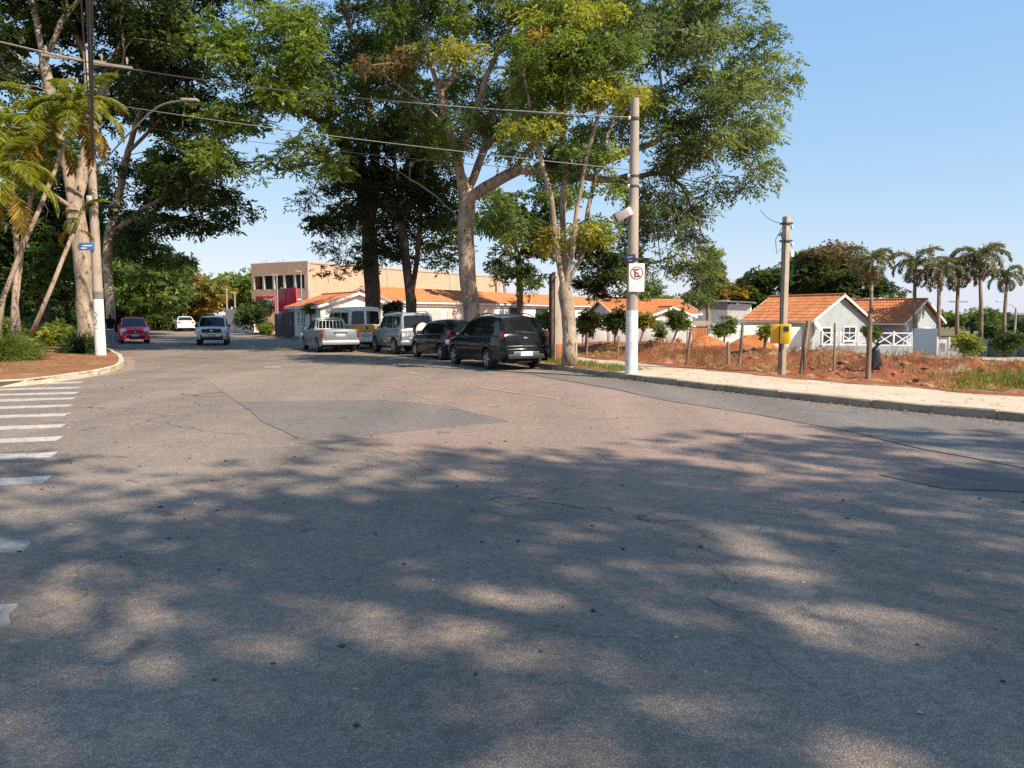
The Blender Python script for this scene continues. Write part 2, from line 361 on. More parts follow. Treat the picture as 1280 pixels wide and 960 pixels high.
def join_cards(parts):
    V, Q, C, k = [], [], [], 0
    for v, q, c in parts: V.append(v); Q.append(q + k); C.append(c); k += len(v)
    return np.concatenate(V), np.concatenate(Q), np.concatenate(C)
def skeleton(rng, limbs, targets, step=0.55, wander=0.13, path_w=0.28, up_pen=0.9):
    """limbs: polylines, first is the trunk; each later one starts on the nearest node. targets: clump centres to reach"""
    pos, par, plen = [], [], []
    def add(p, q):
        pos.append(np.array(p, float)); par.append(q)
        plen.append(0.0 if q < 0 else plen[q] + np.linalg.norm(pos[-1] - pos[q])); return len(pos) - 1
    for li, poly in enumerate(limbs):
        poly = [np.array(p, float) for p in poly]
        if li == 0: q = add(poly[0], -1); start = 1
        else:
            q = int(np.argmin(np.linalg.norm(np.array(pos) - poly[0], axis=1))); start = 0
            if np.linalg.norm(pos[q] - poly[0]) < 0.25: start = 1
        for p in poly[start:]:
            a = pos[q].copy(); L = np.linalg.norm(p - a); k = max(1, int(round(L / step)))
            for j in range(1, k + 1):
                pt = a + (p - a) * j / k
                if j < k: pt = pt + rng.normal(size=3) * wander * 0.25 * step
                q = add(pt, q)
    nskel = len(pos); z_min = pos[0][2] + 0.45 * (max(p[2] for p in pos) - pos[0][2])
    top = np.array(pos[len(pos) // 2])
    order = np.argsort(np.linalg.norm(targets - top, axis=1)); tips = []
    for ti in order:
        t = targets[ti]; A = np.array(pos); d = t - A; L = np.linalg.norm(d, axis=1) + 1e-6
        cost = L * (1 + up_pen * np.clip(-d[:, 2] / L, 0, 1)) + path_w * np.array(plen)
        cost[A[:, 2] < z_min] += 6.0
        q = int(np.argmin(cost)); a = A[q]; L0 = L[q]
        pd = a - pos[par[q]] if par[q] >= 0 else np.array([0, 0, 1.0]); pd = pd / (np.linalg.norm(pd) + 1e-9)
        ctrl = a + pd * L0 * 0.35 + np.array([0, 0, 0.10 * L0]); k = max(2, int(round(L0 / step)))
        for j in range(1, k + 1):
            f = j / k; pt = a * (1 - f) ** 2 + 2 * ctrl * f * (1 - f) + t * f * f
            if j < k: pt = pt + rng.normal(size=3) * wander * min(1, L0) * 0.6
            q = add(pt, q)
        tips.append(q)
    return pos, par, tips
def branch_mesh(name, pos, par, tips, r_base, r_tip, flare=1.25, sides_big=10, limb_r=None):
    n = len(pos); cnt = np.zeros(n); kids = [[] for _ in range(n)]
    for i, q in enumerate(par):
        if q >= 0: kids[q].append(i)
    for i in range(n):
        if not kids[i]: cnt[i] = 1
    for i in range(n - 1, -1, -1):
        if par[i] >= 0: cnt[par[i]] += cnt[i]
    tot = max(cnt[0], 2); e = math.log(tot) / math.log(max(r_base / r_tip, 1.01))
    rad = r_tip * cnt ** (1 / e)
    m = MB(); stack = [(0, -1)]
    while stack:
        i, prev = stack.pop(); pts, rs = [], []
        if prev >= 0: pts.append(pos[prev]); rs.append(min(rad[prev], rad[i] * 1.15))
        cur = i
        while True:
            pts.append(pos[cur]); rs.append(rad[cur])
            if not kids[cur]: break
            ks = sorted(kids[cur], key=lambda c: -cnt[c])
            for o in ks[1:]: stack.append((o, cur))
            cur = ks[0]
        if i == 0:
            z0 = pts[0][2]
            rs = [r * (1 + (flare - 1) * max(0, 1 - (p[2] - z0) / 0.7)) for p, r in zip(pts, rs)]
        rs[-1] *= 0.5
        if len(pts) > 1:
            s = sides_big if rs[0] > 0.12 else (6 if rs[0] > 0.045 else 4)
            m.tube([tuple(p) for p in pts], list(rs), s, cap=(i == 0))
    return m.mesh(name)
def in_ellipses(rng, ells, n):
    """ells: (px, py, rx_px, ry_px, depth, depth_radius[m]) -> n points spread through the union, weighted by volume"""
    wgt = np.array([e[2] * e[3] * e[5] ** 0.5 for e in ells]); wgt = wgt / wgt.sum(); out = []; ids = []
    for i, e in enumerate(ells):
        k = max(1, int(round(n * wgt[i])))
        d = nrm(rng.normal(size=(k, 3))); rr = rng.random(k) ** 0.42
        for a, b in zip(d, rr):
            q = a * b; out.append(tuple(P(e[0] + q[0] * e[2], e[1] + q[2] * e[3], e[4] + q[1] * e[5]))); ids.append(i)
    return np.array(out), np.array(ids)
def make_tree(name, label, base, limbs, ells, nclump, r_base, seed, pal='mid', bark='bark', rad=0.95, sprays=34, leaves=7,
              ln=0.17, wd=0.085, group='trees', r_tip=0.018, flat=0.45, spray_len=0.42, pal2=None, pal2_p=0.0, leafmat='leaf', droop=0.15, flare=1.25, pts=None, **kw):
    """base: world ground point; limbs in world coordinates; foliage through the ellipses traced for it"""
    kw2 = {'dens': kw.pop('dens', 1.45)}
    rng = np.random.default_rng(seed); root = thing(name, label, 'tree', tuple(base), 0, group)
    if pts is None: cl, ids = in_ellipses(rng, ells, nclump)
    else: cl = pts; ids = np.zeros(len(cl), int)
    pos, par, tips = skeleton(rng, limbs, cl, **kw)
    me = branch_mesh('trunk', pos, par, tips, r_base, r_tip, flare)
    t = link('trunk', me, bark, root, 180); t.matrix_parent_inverse = Matrix.Translation(-Vector(base))
    if sprays:
        pals = [(e[6] if len(e) > 6 else pal) for e in ells] if ells else [pal]
        names = [pals[i] if not (pal2 and rng.random() < pal2_p) else pal2 for i in ids]
        radii = rad * (0.7 + 0.6 * rng.random(len(cl)))
        dens = kw2.get('dens', 1.45)
        v, q, c = foliage(seed + 1, cl, radii, int(sprays * dens), leaves, ln * 1.12, wd * 1.15, names, flat, spray_len, droop)
        cr = link('crown', np_mesh('crown', v, q, c), leafmat, root); cr.matrix_parent_inverse = t.matrix_parent_inverse
    return root
# ------------------------------------------------------------------ ground, road, kerbs
KPIX = [(1280, 529), (1200, 521), (1100, 512), (1000, 501), (920, 492), (830, 481), (760, 472), (712, 465)]
_k = [ST(G(*p)) for p in KPIX]
_kt = [-60, -12] + [t for s, t in _k] + [22, 26, 31, 37, 48, 60, 300]
_ks = [19.0, 14.3] + [s for s, t in _k] + [12.9, 13.6, 14.0, 14.1, 13.7, 13.5, 13.5]
def kerb_s(t): return float(np.interp(t, _kt, _ks))
def sm(a, b, x): x = min(1, max(0, (x - a) / (b - a))); return x * x * (3 - 2 * x)
def zterr(x, y):
    s, t = x * N.x + y * N.y, x * U.x + y * U.y; q = s - kerb_s(t)
    if q < 0.15: return -0.06
    z = 0.06 - 0.04 * min(max(q - 3.2, 0), 36)
    if q < 3.2: return 0.06
    fade = 1 - sm(26, 40, t)
    z += fade * (-0.16 * math.exp(-((q - 4.6) / 1.0) ** 2) + 0.42 * math.exp(-((q - 8.8) / 2.6) ** 2))
    return z
def axis_vals(lo, hi, step, far):
    a = list(np.arange(lo, hi + 1e-6, step)); v, d = hi, step
    while v < far: d *= 1.35; v += d; a.append(v)
    v, d = lo, step
    while v > -far: d *= 1.35; v -= d; a.insert(0, v)
    return a
xs = axis_vals(-60, 80, 2.0, 2500); ys = axis_vals(-30, 110, 2.0, 2500)
vs = [(x, y, zterr(x, y) - (0.14 if abs(x) < 200 and abs(y) < 200 else 0.4)) for y in ys for x in xs]; nx = len(xs)
fs = [(j * nx + i, j * nx + i + 1, (j + 1) * nx + i + 1, (j + 1) * nx + i) for j in range(len(ys) - 1) for i in range(nx - 1)]
me = bpy.data.meshes.new('ground'); me.from_pydata(vs, [], fs)
ground = struct(link('ground', me, 'field', None, 180))

tt = sorted(set([-60, -40, -20, -12] + list(np.arange(-8, 60, 1.0)) + [70, 90, 120, 160, 210, 300]))
m = MB()
for a, b in zip(tt[:-1], tt[1:]):
    m.poly([W(-70, a), W(kerb_s(a) + 0.02, a), W(kerb_s(b) + 0.02, b), W(-70, b)])
road = struct(m.build('road', 'asphalt_old'))
def sheet(name, pts, z, mat, wob=0.05, step=0.35, parent=None, seed=1):
    """flat sheet over the road with slightly ragged edges"""
    out = []
    for i in range(len(pts)):
        a, b = pts[i], pts[(i + 1) % len(pts)]; L = (b - a).length; k = max(1, int(L / step)); d = (b - a).normalized(); nn = Vector((-d.y, d.x, 0))
        for j in range(k):
            p = a.lerp(b, j / k); p = p + nn * (noise.noise(Vector((p.x * 0.9, p.y * 0.9, seed))) * wob * 1.6 + noise.noise(Vector((p.x * 5, p.y * 5, seed))) * wob * 0.6)
            out.append((p.x, p.y, z))
    bm = bmesh.new(); vv = [bm.verts.new(p) for p in out]; f = bm.faces.new(vv)
    bmesh.ops.triangulate(bm, faces=[f])
    for f in bm.faces:
        if f.normal.z < 0: f.normal_flip()
    nv_ = len(vv); lo = [bm.verts.new((p[0], p[1], -0.004 if z < 0.1 else z - 0.02)) for p in out]      # closed rim down to the surface below
    for i in range(nv_): j = (i + 1) % nv_; bm.faces.new((vv[i], vv[j], lo[j], lo[i]))
    me = bpy.data.meshes.new(name); bm.to_mesh(me); bm.free()
    return link(name, me, mat, parent)
def gp(*pix): return [G(*p) for p in pix]
sheet('asphalt_patch', gp((478, 482), (560, 473), (640, 468), (760, 486), (830, 501), (960, 521), (1060, 540), (1145, 562), (1210, 592), (1150, 612), (1000, 640), (860, 628), (790, 650), (600, 610), (470, 560), (430, 545), (640, 528), (560, 508)), 0.004, 'asphalt_red', 0.08, parent=road, seed=3)
sheet('asphalt_patch', gp((252, 470), (330, 462), (450, 456), (560, 470), (478, 482), (560, 508), (470, 500), (296, 502)), 0.006, 'asphalt_pale', 0.04, parent=road, seed=5)
sheet('asphalt_patch', gp((296, 503), (470, 501), (560, 510), (634, 528), (440, 546), (372, 548), (330, 527)), 0.009, 'asphalt_mid', 0.05, parent=road, seed=9)
edge = gp((650, 466), (760, 485), (830, 501), (960, 521), (1060, 540), (1145, 560), (1280, 586))
_e = sorted([ST(p)[::-1] for p in edge]); _et, _es = [q[0] for q in _e], [q[1] for q in _e]
left_ = []; right_ = []
for t in np.arange(_et[0] - 6, _et[-1], 0.4):
    se = float(np.interp(t, _et, _es)) - 0.5 * max(0, _et[0] - t) + noise.noise(Vector((t * .8, 3, 1))) * .06 + noise.noise(Vector((t * 4, 3, 1))) * .02
    left_.append(W(se, t)); right_.append(W(kerb_s(t) + .01, t))
m = MB()
for i in range(len(left_) - 1):
    A, B, C, D_ = left_[i], right_[i], right_[i + 1], left_[i + 1]; z = .012
    m.poly([(A.x, A.y, z), (B.x, B.y, z), (C.x, C.y, z), (D_.x, D_.y, z)]); m.poly([(A.x, A.y, -.004), (A.x, A.y, z), (D_.x, D_.y, z), (D_.x, D_.y, -.004)])
m.build('asphalt_patch', 'asphalt_mid', road)
# a sunken utility cover patch in the foreground
sheet('asphalt_patch', gp((882, 748), (900, 732), (940, 722), (990, 720), (1020, 728), (1028, 742), (1008, 760), (960, 770), (915, 766)), 0.006, 'asphalt_pale', 0.05, 0.08, parent=road, seed=17)
sheet('asphalt_patch', gp((1100, 595), (1180, 586), (1300, 592), (1400, 612), (1300, 618), (1180, 612)), 0.0135, 'asphalt_grey', 0.06, 0.2, parent=road, seed=19)

# painted stripes
ends = [(102, 478), (99, 484.5), (96, 491), (92, 498), (88, 507), (85, 518), (80, 532), (75, 548), (69, 568), (60, 599)]
sdir = Vector((-0.955, -0.297, 0)).normalized()
rough_mat('worn_paint', (.42, .385, .345), (.25, .22, .195), 5.0, 40, (.52, .48, .43), .003, .85)
crossing = bpy.data.objects.new('crosswalk', None); COL.objects.link(crossing); crossing['kind'] = 'structure'
for i, e in enumerate(ends):
    p = G(*e); nn = Vector((-sdir.y, sdir.x, 0)); hw = 0.17
    sheet('crosswalk_stripe', [p + nn * hw, p + sdir * 3.6 + nn * hw, p + sdir * 3.6 - nn * hw, p - nn * hw], 0.005, 'road_paint', 0.035, 0.18, crossing, 20 + i)
for pix in (((-30, 676), (36, 675), (34, 692), (-30, 700)), ((-30, 757), (18, 756), (12, 782), (-30, 786))):
    sheet('crosswalk_stripe', gp(*pix), 0.005, 'worn_paint', 0.16, 0.06, crossing, 41)
def line_strip(name, pts, hw, mat, z, gaps=None):
    for i in range(len(pts) - 1):
        a, b = pts[i], pts[i + 1]; d = (b - a).normalized(); nn = Vector((-d.y, d.x, 0)) * hw
        sheet(name, [a + nn, b + nn, b - nn, a - nn][::-1], z, mat, 0.02, 0.2, road, 50 + i)
line_strip('yellow_line', gp((436, 451), (480, 460), (533, 471)), 0.035, 'yellow_paint', 0.0145)
line_strip('yellow_line', gp((600, 485), (650, 492.5), (697, 499)), 0.035, 'yellow_paint', 0.0145)
line_strip('lane_dash', gp((331, 459), (350, 459)), 0.06, 'road_paint', 0.014)
line_strip('lane_dash', gp((365, 446), (382, 446)), 0.06, 'road_paint', 0.005)

def resample(pts, step):
    out = [pts[0]]; acc = 0.0
    for a, b in zip(pts[:-1], pts[1:]):
        L = (b - a).length; d = step - acc
        while d <= L: out.append(a.lerp(b, d / L)); d += step
        acc = L - (d - step)
    return out
STONES = []
for i in range(5):
    me_ = bevel_box((0.975, 0.15, 0.30), 0.018, 2)
    for v in me_.vertices:
        v.co.x += R.uniform(-.006, .006); v.co.y += R.uniform(-.006, .006); v.co.z += R.uniform(-.007, .007)
    STONES.append(me_)
def kerb(line, ztop, mat, side):
    root = bpy.data.objects.new('kerb', None); COL.objects.link(root); root['kind'] = 'structure'
    pts = resample(line, 0.98)
    for a, b in zip(pts[:-1], pts[1:]):
        me_ = R.choice(STONES)
        key = me_.name + mat
        if key not in MATS:
            c = me_.copy(); c.materials.clear(); c.materials.append(M_(mat)); MATS[key] = c
        o = link('kerb_stone', MATS[key], None, root, None)
        d = b - a; nn = Vector((-d.y, d.x, 0)).normalized() * side
        o.location = (a + b) / 2 + nn * 0.075 + Vector((0, 0, ztop - 0.15 + R.uniform(-.012, .008)))
        o.rotation_euler = (R.uniform(-.03, .03), R.uniform(-.012, .012), math.atan2(d.y, d.x) + R.uniform(-.012, .012))
    return root
rk = [W(kerb_s(t), t) for t in np.arange(-12, 85, 0.5)]
kerb(rk, 0.15, 'kerb_stone', -1)
# pavement behind the kerb
m = MB(); ts = list(np.arange(-30, 86, 1.0))
for a, b in zip(ts[:-1], ts[1:]):
    A0, A1, B0, B1 = W(kerb_s(a) + .145, a), W(kerb_s(a) + 3.15, a), W(kerb_s(b) + .145, b), W(kerb_s(b) + 3.15, b)
    m.poly([(A0.x, A0.y, .14), (A1.x, A1.y, .145), (B1.x, B1.y, .145), (B0.x, B0.y, .14)])
    m.poly([(A1.x, A1.y, .145), (A1.x, A1.y, -.2), (B1.x, B1.y, -.2), (B1.x, B1.y, .145)])
walk = struct(m.build('pavement', 'concrete_walk'))
# worn soil strip between pavement and kerb beside the trees
def band(name, q0, q1, t0, t1, z, mat, wob, seed):
    pts = [W(kerb_s(t) + q0, t) for t in np.arange(t0, t1, 0.5)] + [W(kerb_s(t) + q1, t) for t in np.arange(t1, t0, -0.5)]
    return struct(sheet(name, pts, z, mat, wob, 0.25, None, seed))
band('soil_strip', 0.17, 1.5, 16.2, 60, 0.150, 'soil', 0.16, 61)
band('soil_edge', 2.75, 3.3, -9, 24, 0.152, 'lot_soil', 0.22, 63)

# left verge
LP = [(0, 477), (40, 474), (80, 469), (120, 463.5), (144, 458.5), (154, 453.5), (155, 449), (152, 443)]
lv = [G(p[0], p[1], 0.14) for p in LP]
# smooth the corner
def chaikin(p, n=2):
    for _ in range(n):
        q = [p[0]]
        for a, b in zip(p[:-1], p[1:]): q += [a.lerp(b, .25), a.lerp(b, .75)]
        p = q + [p[-1]]
    return p
first = lv[0]; tail = lv[-1]
lline = [Vector((first.x, first.y, 0)) - N * 20] + chaikin([Vector((p.x, p.y, 0)) for p in lv], 2)
s_t, t_t = ST(tail)
lline += [W(s_t - 0.1, t_t + 4), W(s_t - 0.4, t_t + 12), W(s_t - 0.4, 90)]
kerb(lline, 0.15, 'kerb_white', 1)
poly = [Vector((p.x, p.y, 0)) for p in lline] + [W(s_t - 0.4, 220), W(-90, 220), Vector((first.x, first.y, 0)) - N * 60]
bm = bmesh.new(); vv = [bm.verts.new((p.x, p.y, 0.13)) for p in poly]; f = bm.faces.new(vv); bm.normal_update()
if f.normal.z < 0: f.normal_flip()
bmesh.ops.triangulate(bm, faces=[f]); me = bpy.data.meshes.new('verge'); bm.to_mesh(me); bm.free()
verge = struct(link('verge', me, 'soil'))
rough_mat('dust_road', (0.36, 0.24, 0.165), (0.32, 0.235, 0.18), 1.2, 12, (0.30, 0.25, 0.21), 0.004, 0.95)
# drifted red dust on the road along the left kerb
sheet('dust_drift', [p + N * 0.03 for p in [Vector((q.x, q.y, 0)) for q in lv[3:]]] + [Vector((q.x, q.y, 0)) + N * 0.32 for q in reversed(lv[3:])], 0.005, 'dust_road', 0.12, 0.12, road, 71)

# vacant lot: rough red soil falling away to the right
def lot_z(x, y, amp=1.0):
    a = noise.fractal(Vector((x * 0.55, y * 0.55, 3.1)), 1.0, 2.1, 5) * 0.26
    b = abs(noise.noise(Vector((x * 1.9, y * 1.9, 7.7)))) * 0.26
    c = noise.noise(Vector((x * 5.1, y * 5.1, 1.7))) * 0.09
    return zterr(x, y) + (a + b + c) * amp
qs = list(np.arange(3.05, 15, 0.2)) + list(np.arange(15, 42, 0.9)); ts = list(np.arange(-14, 34, 0.22)) + list(np.arange(34, 75, 0.9))
vs = []
for t in ts:
    k = kerb_s(t)
    for q in qs:
        p = W(k + q, t); amp = sm(3.05, 4.4, q) * (1 - 0.7 * sm(20, 34, t)) * (1 - 0.6 * sm(13, 20, q)); vs.append((p.x, p.y, lot_z(p.x, p.y, amp) + 0.05))
nq = len(qs); fs = [(j * nq + i, j * nq + i + 1, (j + 1) * nq + i + 1, (j + 1) * nq + i) for j in range(len(ts) - 1) for i in range(nq - 1)]
me = bpy.data.meshes.new('vacant_lot'); me.from_pydata(vs, [], fs)
lot = struct(link('vacant_lot', me, 'lot_soil', None, 180))
# dusty street in front of the far houses
def zg(x, y): return zterr(x, y)
fr = [(-3, 46), (4, 47), (12, 47.5), (19, 47), (27, 45), (40, 42), (60, 38)]
m = MB()
for (a, b) in zip(fr[:-1], fr[1:]):
    k = 6
    for j in range(k):
        x0, y0 = a[0] + (b[0] - a[0]) * j / k, a[1] + (b[1] - a[1]) * j / k; x1, y1 = a[0] + (b[0] - a[0]) * (j + 1) / k, a[1] + (b[1] - a[1]) * (j + 1) / k
        m.poly([(x0, y0, zg(x0, y0) + .13), (x1, y1, zg(x1, y1) + .13), (x1, y1 + 9, zg(x1, y1 + 9) + .13), (x0, y0 + 9, zg(x0, y0 + 9) + .13)])
struct(m.build('dirt_street', 'dust', None, 180))
# ------------------------------------------------------------------ vehicles
plain('tyre', (0.018, 0.018, 0.019), 0.85); plain('rim', (0.40, 0.41, 0.42), 0.35, 0.8); plain('rim_dark', (0.16, 0.165, 0.17), 0.4, 0.7)
plain('trim_black', (0.02, 0.021, 0.023), 0.55); plain('underbody', (0.012, 0.012, 0.012), 0.9)
plain('lamp_red', (0.21, 0.008, 0.012), 0.15, 0, 0.6); plain('lamp_clear', (0.72, 0.73, 0.74), 0.12, 0.1, 0.8); plain('lamp_amber', (0.7, 0.25, 0.02), 0.2, 0, 0.5)
plain('plate', (0.66, 0.66, 0.64), 0.5); plain('plate_grey', (0.42, 0.43, 0.44), 0.5); plain('chrome', (0.7, 0.7, 0.7), 0.12, 1.0)
plain('paint_black', (0.006, 0.0065, 0.008), 0.13, 0.0, 0.0, 0.4); plain('paint_silver', (0.27, 0.285, 0.295), 0.35, 0.6, 0.6)
plain('paint_pale_silver', (0.25, 0.285, 0.30), 0.38, 0.5, 0.5)
plain('paint_graphite', (0.13, 0.14, 0.145), 0.35, 0.5, 0.8); plain('paint_red', (0.66, 0.012, 0.03), 0.35, 0.0, 0.4)
plain('paint_white', (0.74, 0.74, 0.73), 0.35, 0.0, 0.8); plain('paint_offwhite', (0.68, 0.70, 0.69), 0.4, 0.0, 0.6); plain('amber_band', (0.70, 0.36, 0.03), 0.5)
plain('spare_cover', (0.60, 0.56, 0.50), 0.5); plain('seat', (0.06, 0.058, 0.055), 0.9)

def lathe(prof, seg=24):
    """profile (x along axle, r) -> mesh around the x axis"""
    m = MB(); n = len(prof)
    for j in range(seg):
        a = 2 * math.pi * j / seg
        for x, r in prof: m.v.append((x, r * math.cos(a), r * math.sin(a)))
    for j in range(seg):
        j2 = (j + 1) % seg
        for i in range(n - 1): m.f.append((j * n + i, j * n + i + 1, j2 * n + i + 1, j2 * n + i))
    return m
def wheel(parent, loc, r, wdt, side, rim='rim', spokes=5):
    root = lathe([(-wdt / 2, r * .62), (-wdt / 2, r * .9), (-wdt * .38, r * .985), (0, r), (wdt * .38, r * .985), (wdt / 2, r * .9), (wdt / 2, r * .62), (wdt * .3, r * .60), (-wdt * .3, r * .6), (-wdt / 2, r * .62)]).build('tyre', 'tyre', parent, 35)
    root.location = loc
    m = lathe([(side * wdt * .20, 0.0), (side * wdt * .20, r * .60)], 24)
    o = m.build('brake_disc', 'underbody', root)
    m = MB()
    m2 = lathe([(side * wdt * .44, r * .57), (side * wdt * .49, r * .60), (side * wdt * .49, r * .66), (side * wdt * .42, r * .66)], 24); m.v, m.f = m2.v, m2.f
    for k in range(spokes):
        a = 2 * math.pi * k / spokes + .3
        rot = Matrix.Rotation(a, 3, 'X'); c = rot @ Vector((side * wdt * .42, 0, r * .33))
        m.box(c, (wdt * .10, r * (.9 / spokes + .06), r * .56), rot)
    hub = lathe([(side * wdt * .50, 0.001), (side * wdt * .50, r * .11), (side * wdt * .40, r * .17)], 12)
    k = len(m.v); m.v += hub.v; m.f += [tuple(i + k for i in f) for f in hub.f]
    m.build('rim', rim, root, 40)
    return root
def interp(tbl, y): return float(np.interp(y, [a for a, b in tbl], [b for a, b in tbl]))

def build_car(name, label, loc, head, sp, group='cars on the road'):
    """sp: dict of side profile and plan; local +y is forward"""
    root = thing(name, label, sp['cat'], loc, head, group)
    L, Wd, H, r = sp['L'], sp['W'], sp['H'], sp['r']; hw = Wd / 2; paint = sp['paint']
    yf, yr = sp['axles']; sill = sp.get('sill', 0.20)
    top = sorted(sp['top'])                                   # (y, z) shoulder / bonnet line, rear to front
    bot = sorted(sp['bot'])                                   # (y, z) lower edge
    plan = sorted(sp['plan'])                                 # (y, fraction of half width)
    bed = sp.get('bed')                                       # (y0, y1, floor z)
    ys = set(np.linspace(-L / 2, L / 2, 61).tolist())
    for ay in (yf, yr): ys |= set((ay + (r + .055) * math.cos(a) for a in np.linspace(0, math.pi, 17)))
    for tb in (top, bot, plan): ys |= set(y for y, z in tb)
    if bed: ys |= {bed[0], bed[0] + .012, bed[1], bed[1] - .012}
    ys = sorted(y for y in ys if -L / 2 <= y <= L / 2)
    ys = [y for i, y in enumerate(ys) if i == 0 or y - ys[i - 1] > 1e-4]
    crown = sp.get('crown', 0.045)
    def ring(y):
        zt, zb, w_ = interp(top, y), interp(bot, y), hw * interp(plan, y); za = zb
        for ay in (yf, yr):
            if abs(y - ay) < r + .055: za = max(za, r + math.sqrt(max(0, (r + .055) ** 2 - (y - ay) ** 2)))
        inb = bed and bed[0] + .006 < y < bed[1] - .006
        zc = bed[2] if inb else zt + crown; zc2 = bed[2] if inb else zt + crown * .75; zc3 = bed[2] if inb else zt + crown * .2
        hgt = zt - zb
        lev = [(0.0, zc), (0.5, zc2), (0.83, zc3), (0.88, zt), (0.955, zt - .035), (0.985, zt - .10), (1.0, zb + hgt * .55), (0.995, zb + hgt * .35), (0.975, zb + hgt * .15), (0.95, zb)]
        out = []
        for i, (f, z) in enumerate(lev):
            if i >= 6: z = max(z, za + (9 - i) * .002)
            z = min(z, zc if i == 0 else 9)
            out.append((f * w_, z))
        return out
    m = MB(); nr = None
    rings = []
    for y in ys:
        h = ring(y); full = [(-x, z) for x, z in h[::-1]] + h[1:]; nr = len(full)
        rings.append(len(m.v)); m.v += [(x, y, z) for x, z in full]
    for a, b in zip(rings[:-1], rings[1:]):
        for i in range(nr - 1): m.f.append((a + i, b + i, b + i + 1, a + i + 1))
    m.f.append(tuple(rings[0] + i for i in range(nr))); m.f.append(tuple(rings[-1] + i for i in reversed(range(nr))))
    body = m.build('body', paint, root, 32)
    mb = MB(); lo = max(.17, interp(bot, 0) - .03)
    mb.box((0, 0, lo + .16), (Wd * .66, L * .90, .26)).box((0, (yf + yr) / 2, lo + .16), (Wd * .92, (yf - yr) - 2 * r - .16, .24))
    mb.box((0, yf, .62), (Wd * .8, r * 2.1, .05)).box((0, yr, .62), (Wd * .8, r * 2.1, .05))
    mb.build('underbody', 'underbody', root)
    for ay in (yf, yr):
        for s in (-1, 1): wheel(root, (s * (hw * interp(plan, ay) - .115), ay, r), r, sp.get('tw', .20), s, sp.get('rim', 'rim'), sp.get('spokes', 5))
    # greenhouse
    A, B, C, D = sp['gh']                                      # windscreen foot, roof front, roof rear, rear window foot: y
    zB, zC = sp.get('roofz', (H - .03, H - .04)); wr = sp.get('wr', .74); wb = sp.get('wb', .875); zD = sp.get('zD')
    def zbase(y): return interp(top, y) - .004
    def ztop(y):
        if y > B: f = (A - y) / (A - B); return zbase(A) + (zB - zbase(A)) * f
        if y < C: f = (y - D) / max(C - D, 1e-4); zd = zD if zD else zbase(D); return zd + (zC - zd) * f
        f = (y - C) / (B - C); return zC + (zB - zC) * f + .045 * math.sin(math.pi * min(1, max(0, f))) * sp.get('arc', 1)
    def half(y, z):
        w_ = hw * interp(plan, y); zb_ = zbase(y); f = min(1, max(0, (z - zb_) / max(H - .05 - zb_, .05)))
        return w_ * (wb + (wr - wb) * (f ** 1.35))
    gy = sorted(set([D, C, B, A] + np.linspace(D, A, 40).tolist()))
    m = MB(); rs = []
    NV = 5
    for y in gy:
        zt_, zb_ = ztop(y), zbase(y); w2 = half(y, zt_); cr = .05 if C <= y <= B else .03
        h = [(0, zt_ + cr), (.45 * w2, zt_ + cr * .82), (.80 * w2, zt_ + cr * .35), (.95 * w2, zt_ - .004)]
        for k in range(1, NV + 1):
            z = zt_ - .03 + (zb_ - zt_ + .03) * k / NV if zt_ - .03 > zb_ else zb_
            h.append((half(y, z), z))
        full = [(-x, z) for x, z in h[::-1]] + h[1:]; rs.append(len(m.v)); m.v += [(x, y, z) for x, z in full]; ng = len(full)
    for a, b in zip(rs[:-1], rs[1:]):
        for i in range(ng - 1): m.f.append((a + i, b + i, b + i + 1, a + i + 1))
    m.f.append(tuple(rs[0] + i for i in range(ng))); m.f.append(tuple(rs[-1] + i for i in reversed(range(ng))))
    m.build('roof', sp.get('roof_paint', paint), root, 38)
    glass = sp.get('glass', 'glass_dark')
    for poly in sp['side_glass']:
        for s in (-1, 1):
            mm = MB(); cy = sum(p[0] for p in poly) / len(poly); k = len(poly)
            # subdivide vertically for the curve of the side
            pts = []
            for i in range(k):
                a, b = poly[i], poly[(i + 1) % k]
                for j in range(4): f = j / 4; pts.append((a[0] + (b[0] - a[0]) * f, a[1] + (b[1] - a[1]) * f))
            P3 = [(s * (half(y, z) + .007), y, z) for y, z in pts]; c3 = (s * (half(cy, sum(p[1] for p in poly) / k) + .009), cy, sum(p[1] for p in poly) / k)
            kk = len(mm.v); mm.v += P3 + [c3]
            for i in range(len(P3)):
                j = (i + 1) % len(P3); mm.f.append((i, j, len(P3)) if s > 0 else (j, i, len(P3)))
            mm.build('side_window', glass, root, 30)
    def slant(nm, y0, y1, f0, f1, tx, mat, off=.012, t0=None, par=root):
        mm = MB(); nc, nr_ = 9, 4
        sgn = 1 if y0 > y1 else -1
        for j in range(nr_):
            f = f0 + (f1 - f0) * j / (nr_ - 1); y = y0 + (y1 - y0) * f
            for i in range(nc):
                a, b = (-tx, tx) if t0 is None else t0
                t = a + (b - a) * i / (nc - 1); z = ztop(y); w2 = half(y, z); cr = .03 * (1 - abs(t) ** 2.2)
                mm.v.append((t * w2, y + sgn * off * .9, z + cr + off * .6))
        for j in range(nr_ - 1):
            for i in range(nc - 1): q = j * nc + i; mm.f.append((q, q + 1, q + nc + 1, q + nc))
        return mm.build(nm, mat, par, 40)
    slant('windscreen', A, B, .06, .93, .90, glass)
    if D < C - .01:
        f0, f1 = sp.get('rear_f', (.10, .90))
        if sp.get('split_rear'):
            slant('rear_window', D, C, f0, f1, .9, glass, .012, (-.86, -.08)); slant('rear_window', D, C, f0, f1, .9, glass, .012, (.08, .86))
        else: slant('rear_window', D, C, f0, f1, .86, glass)
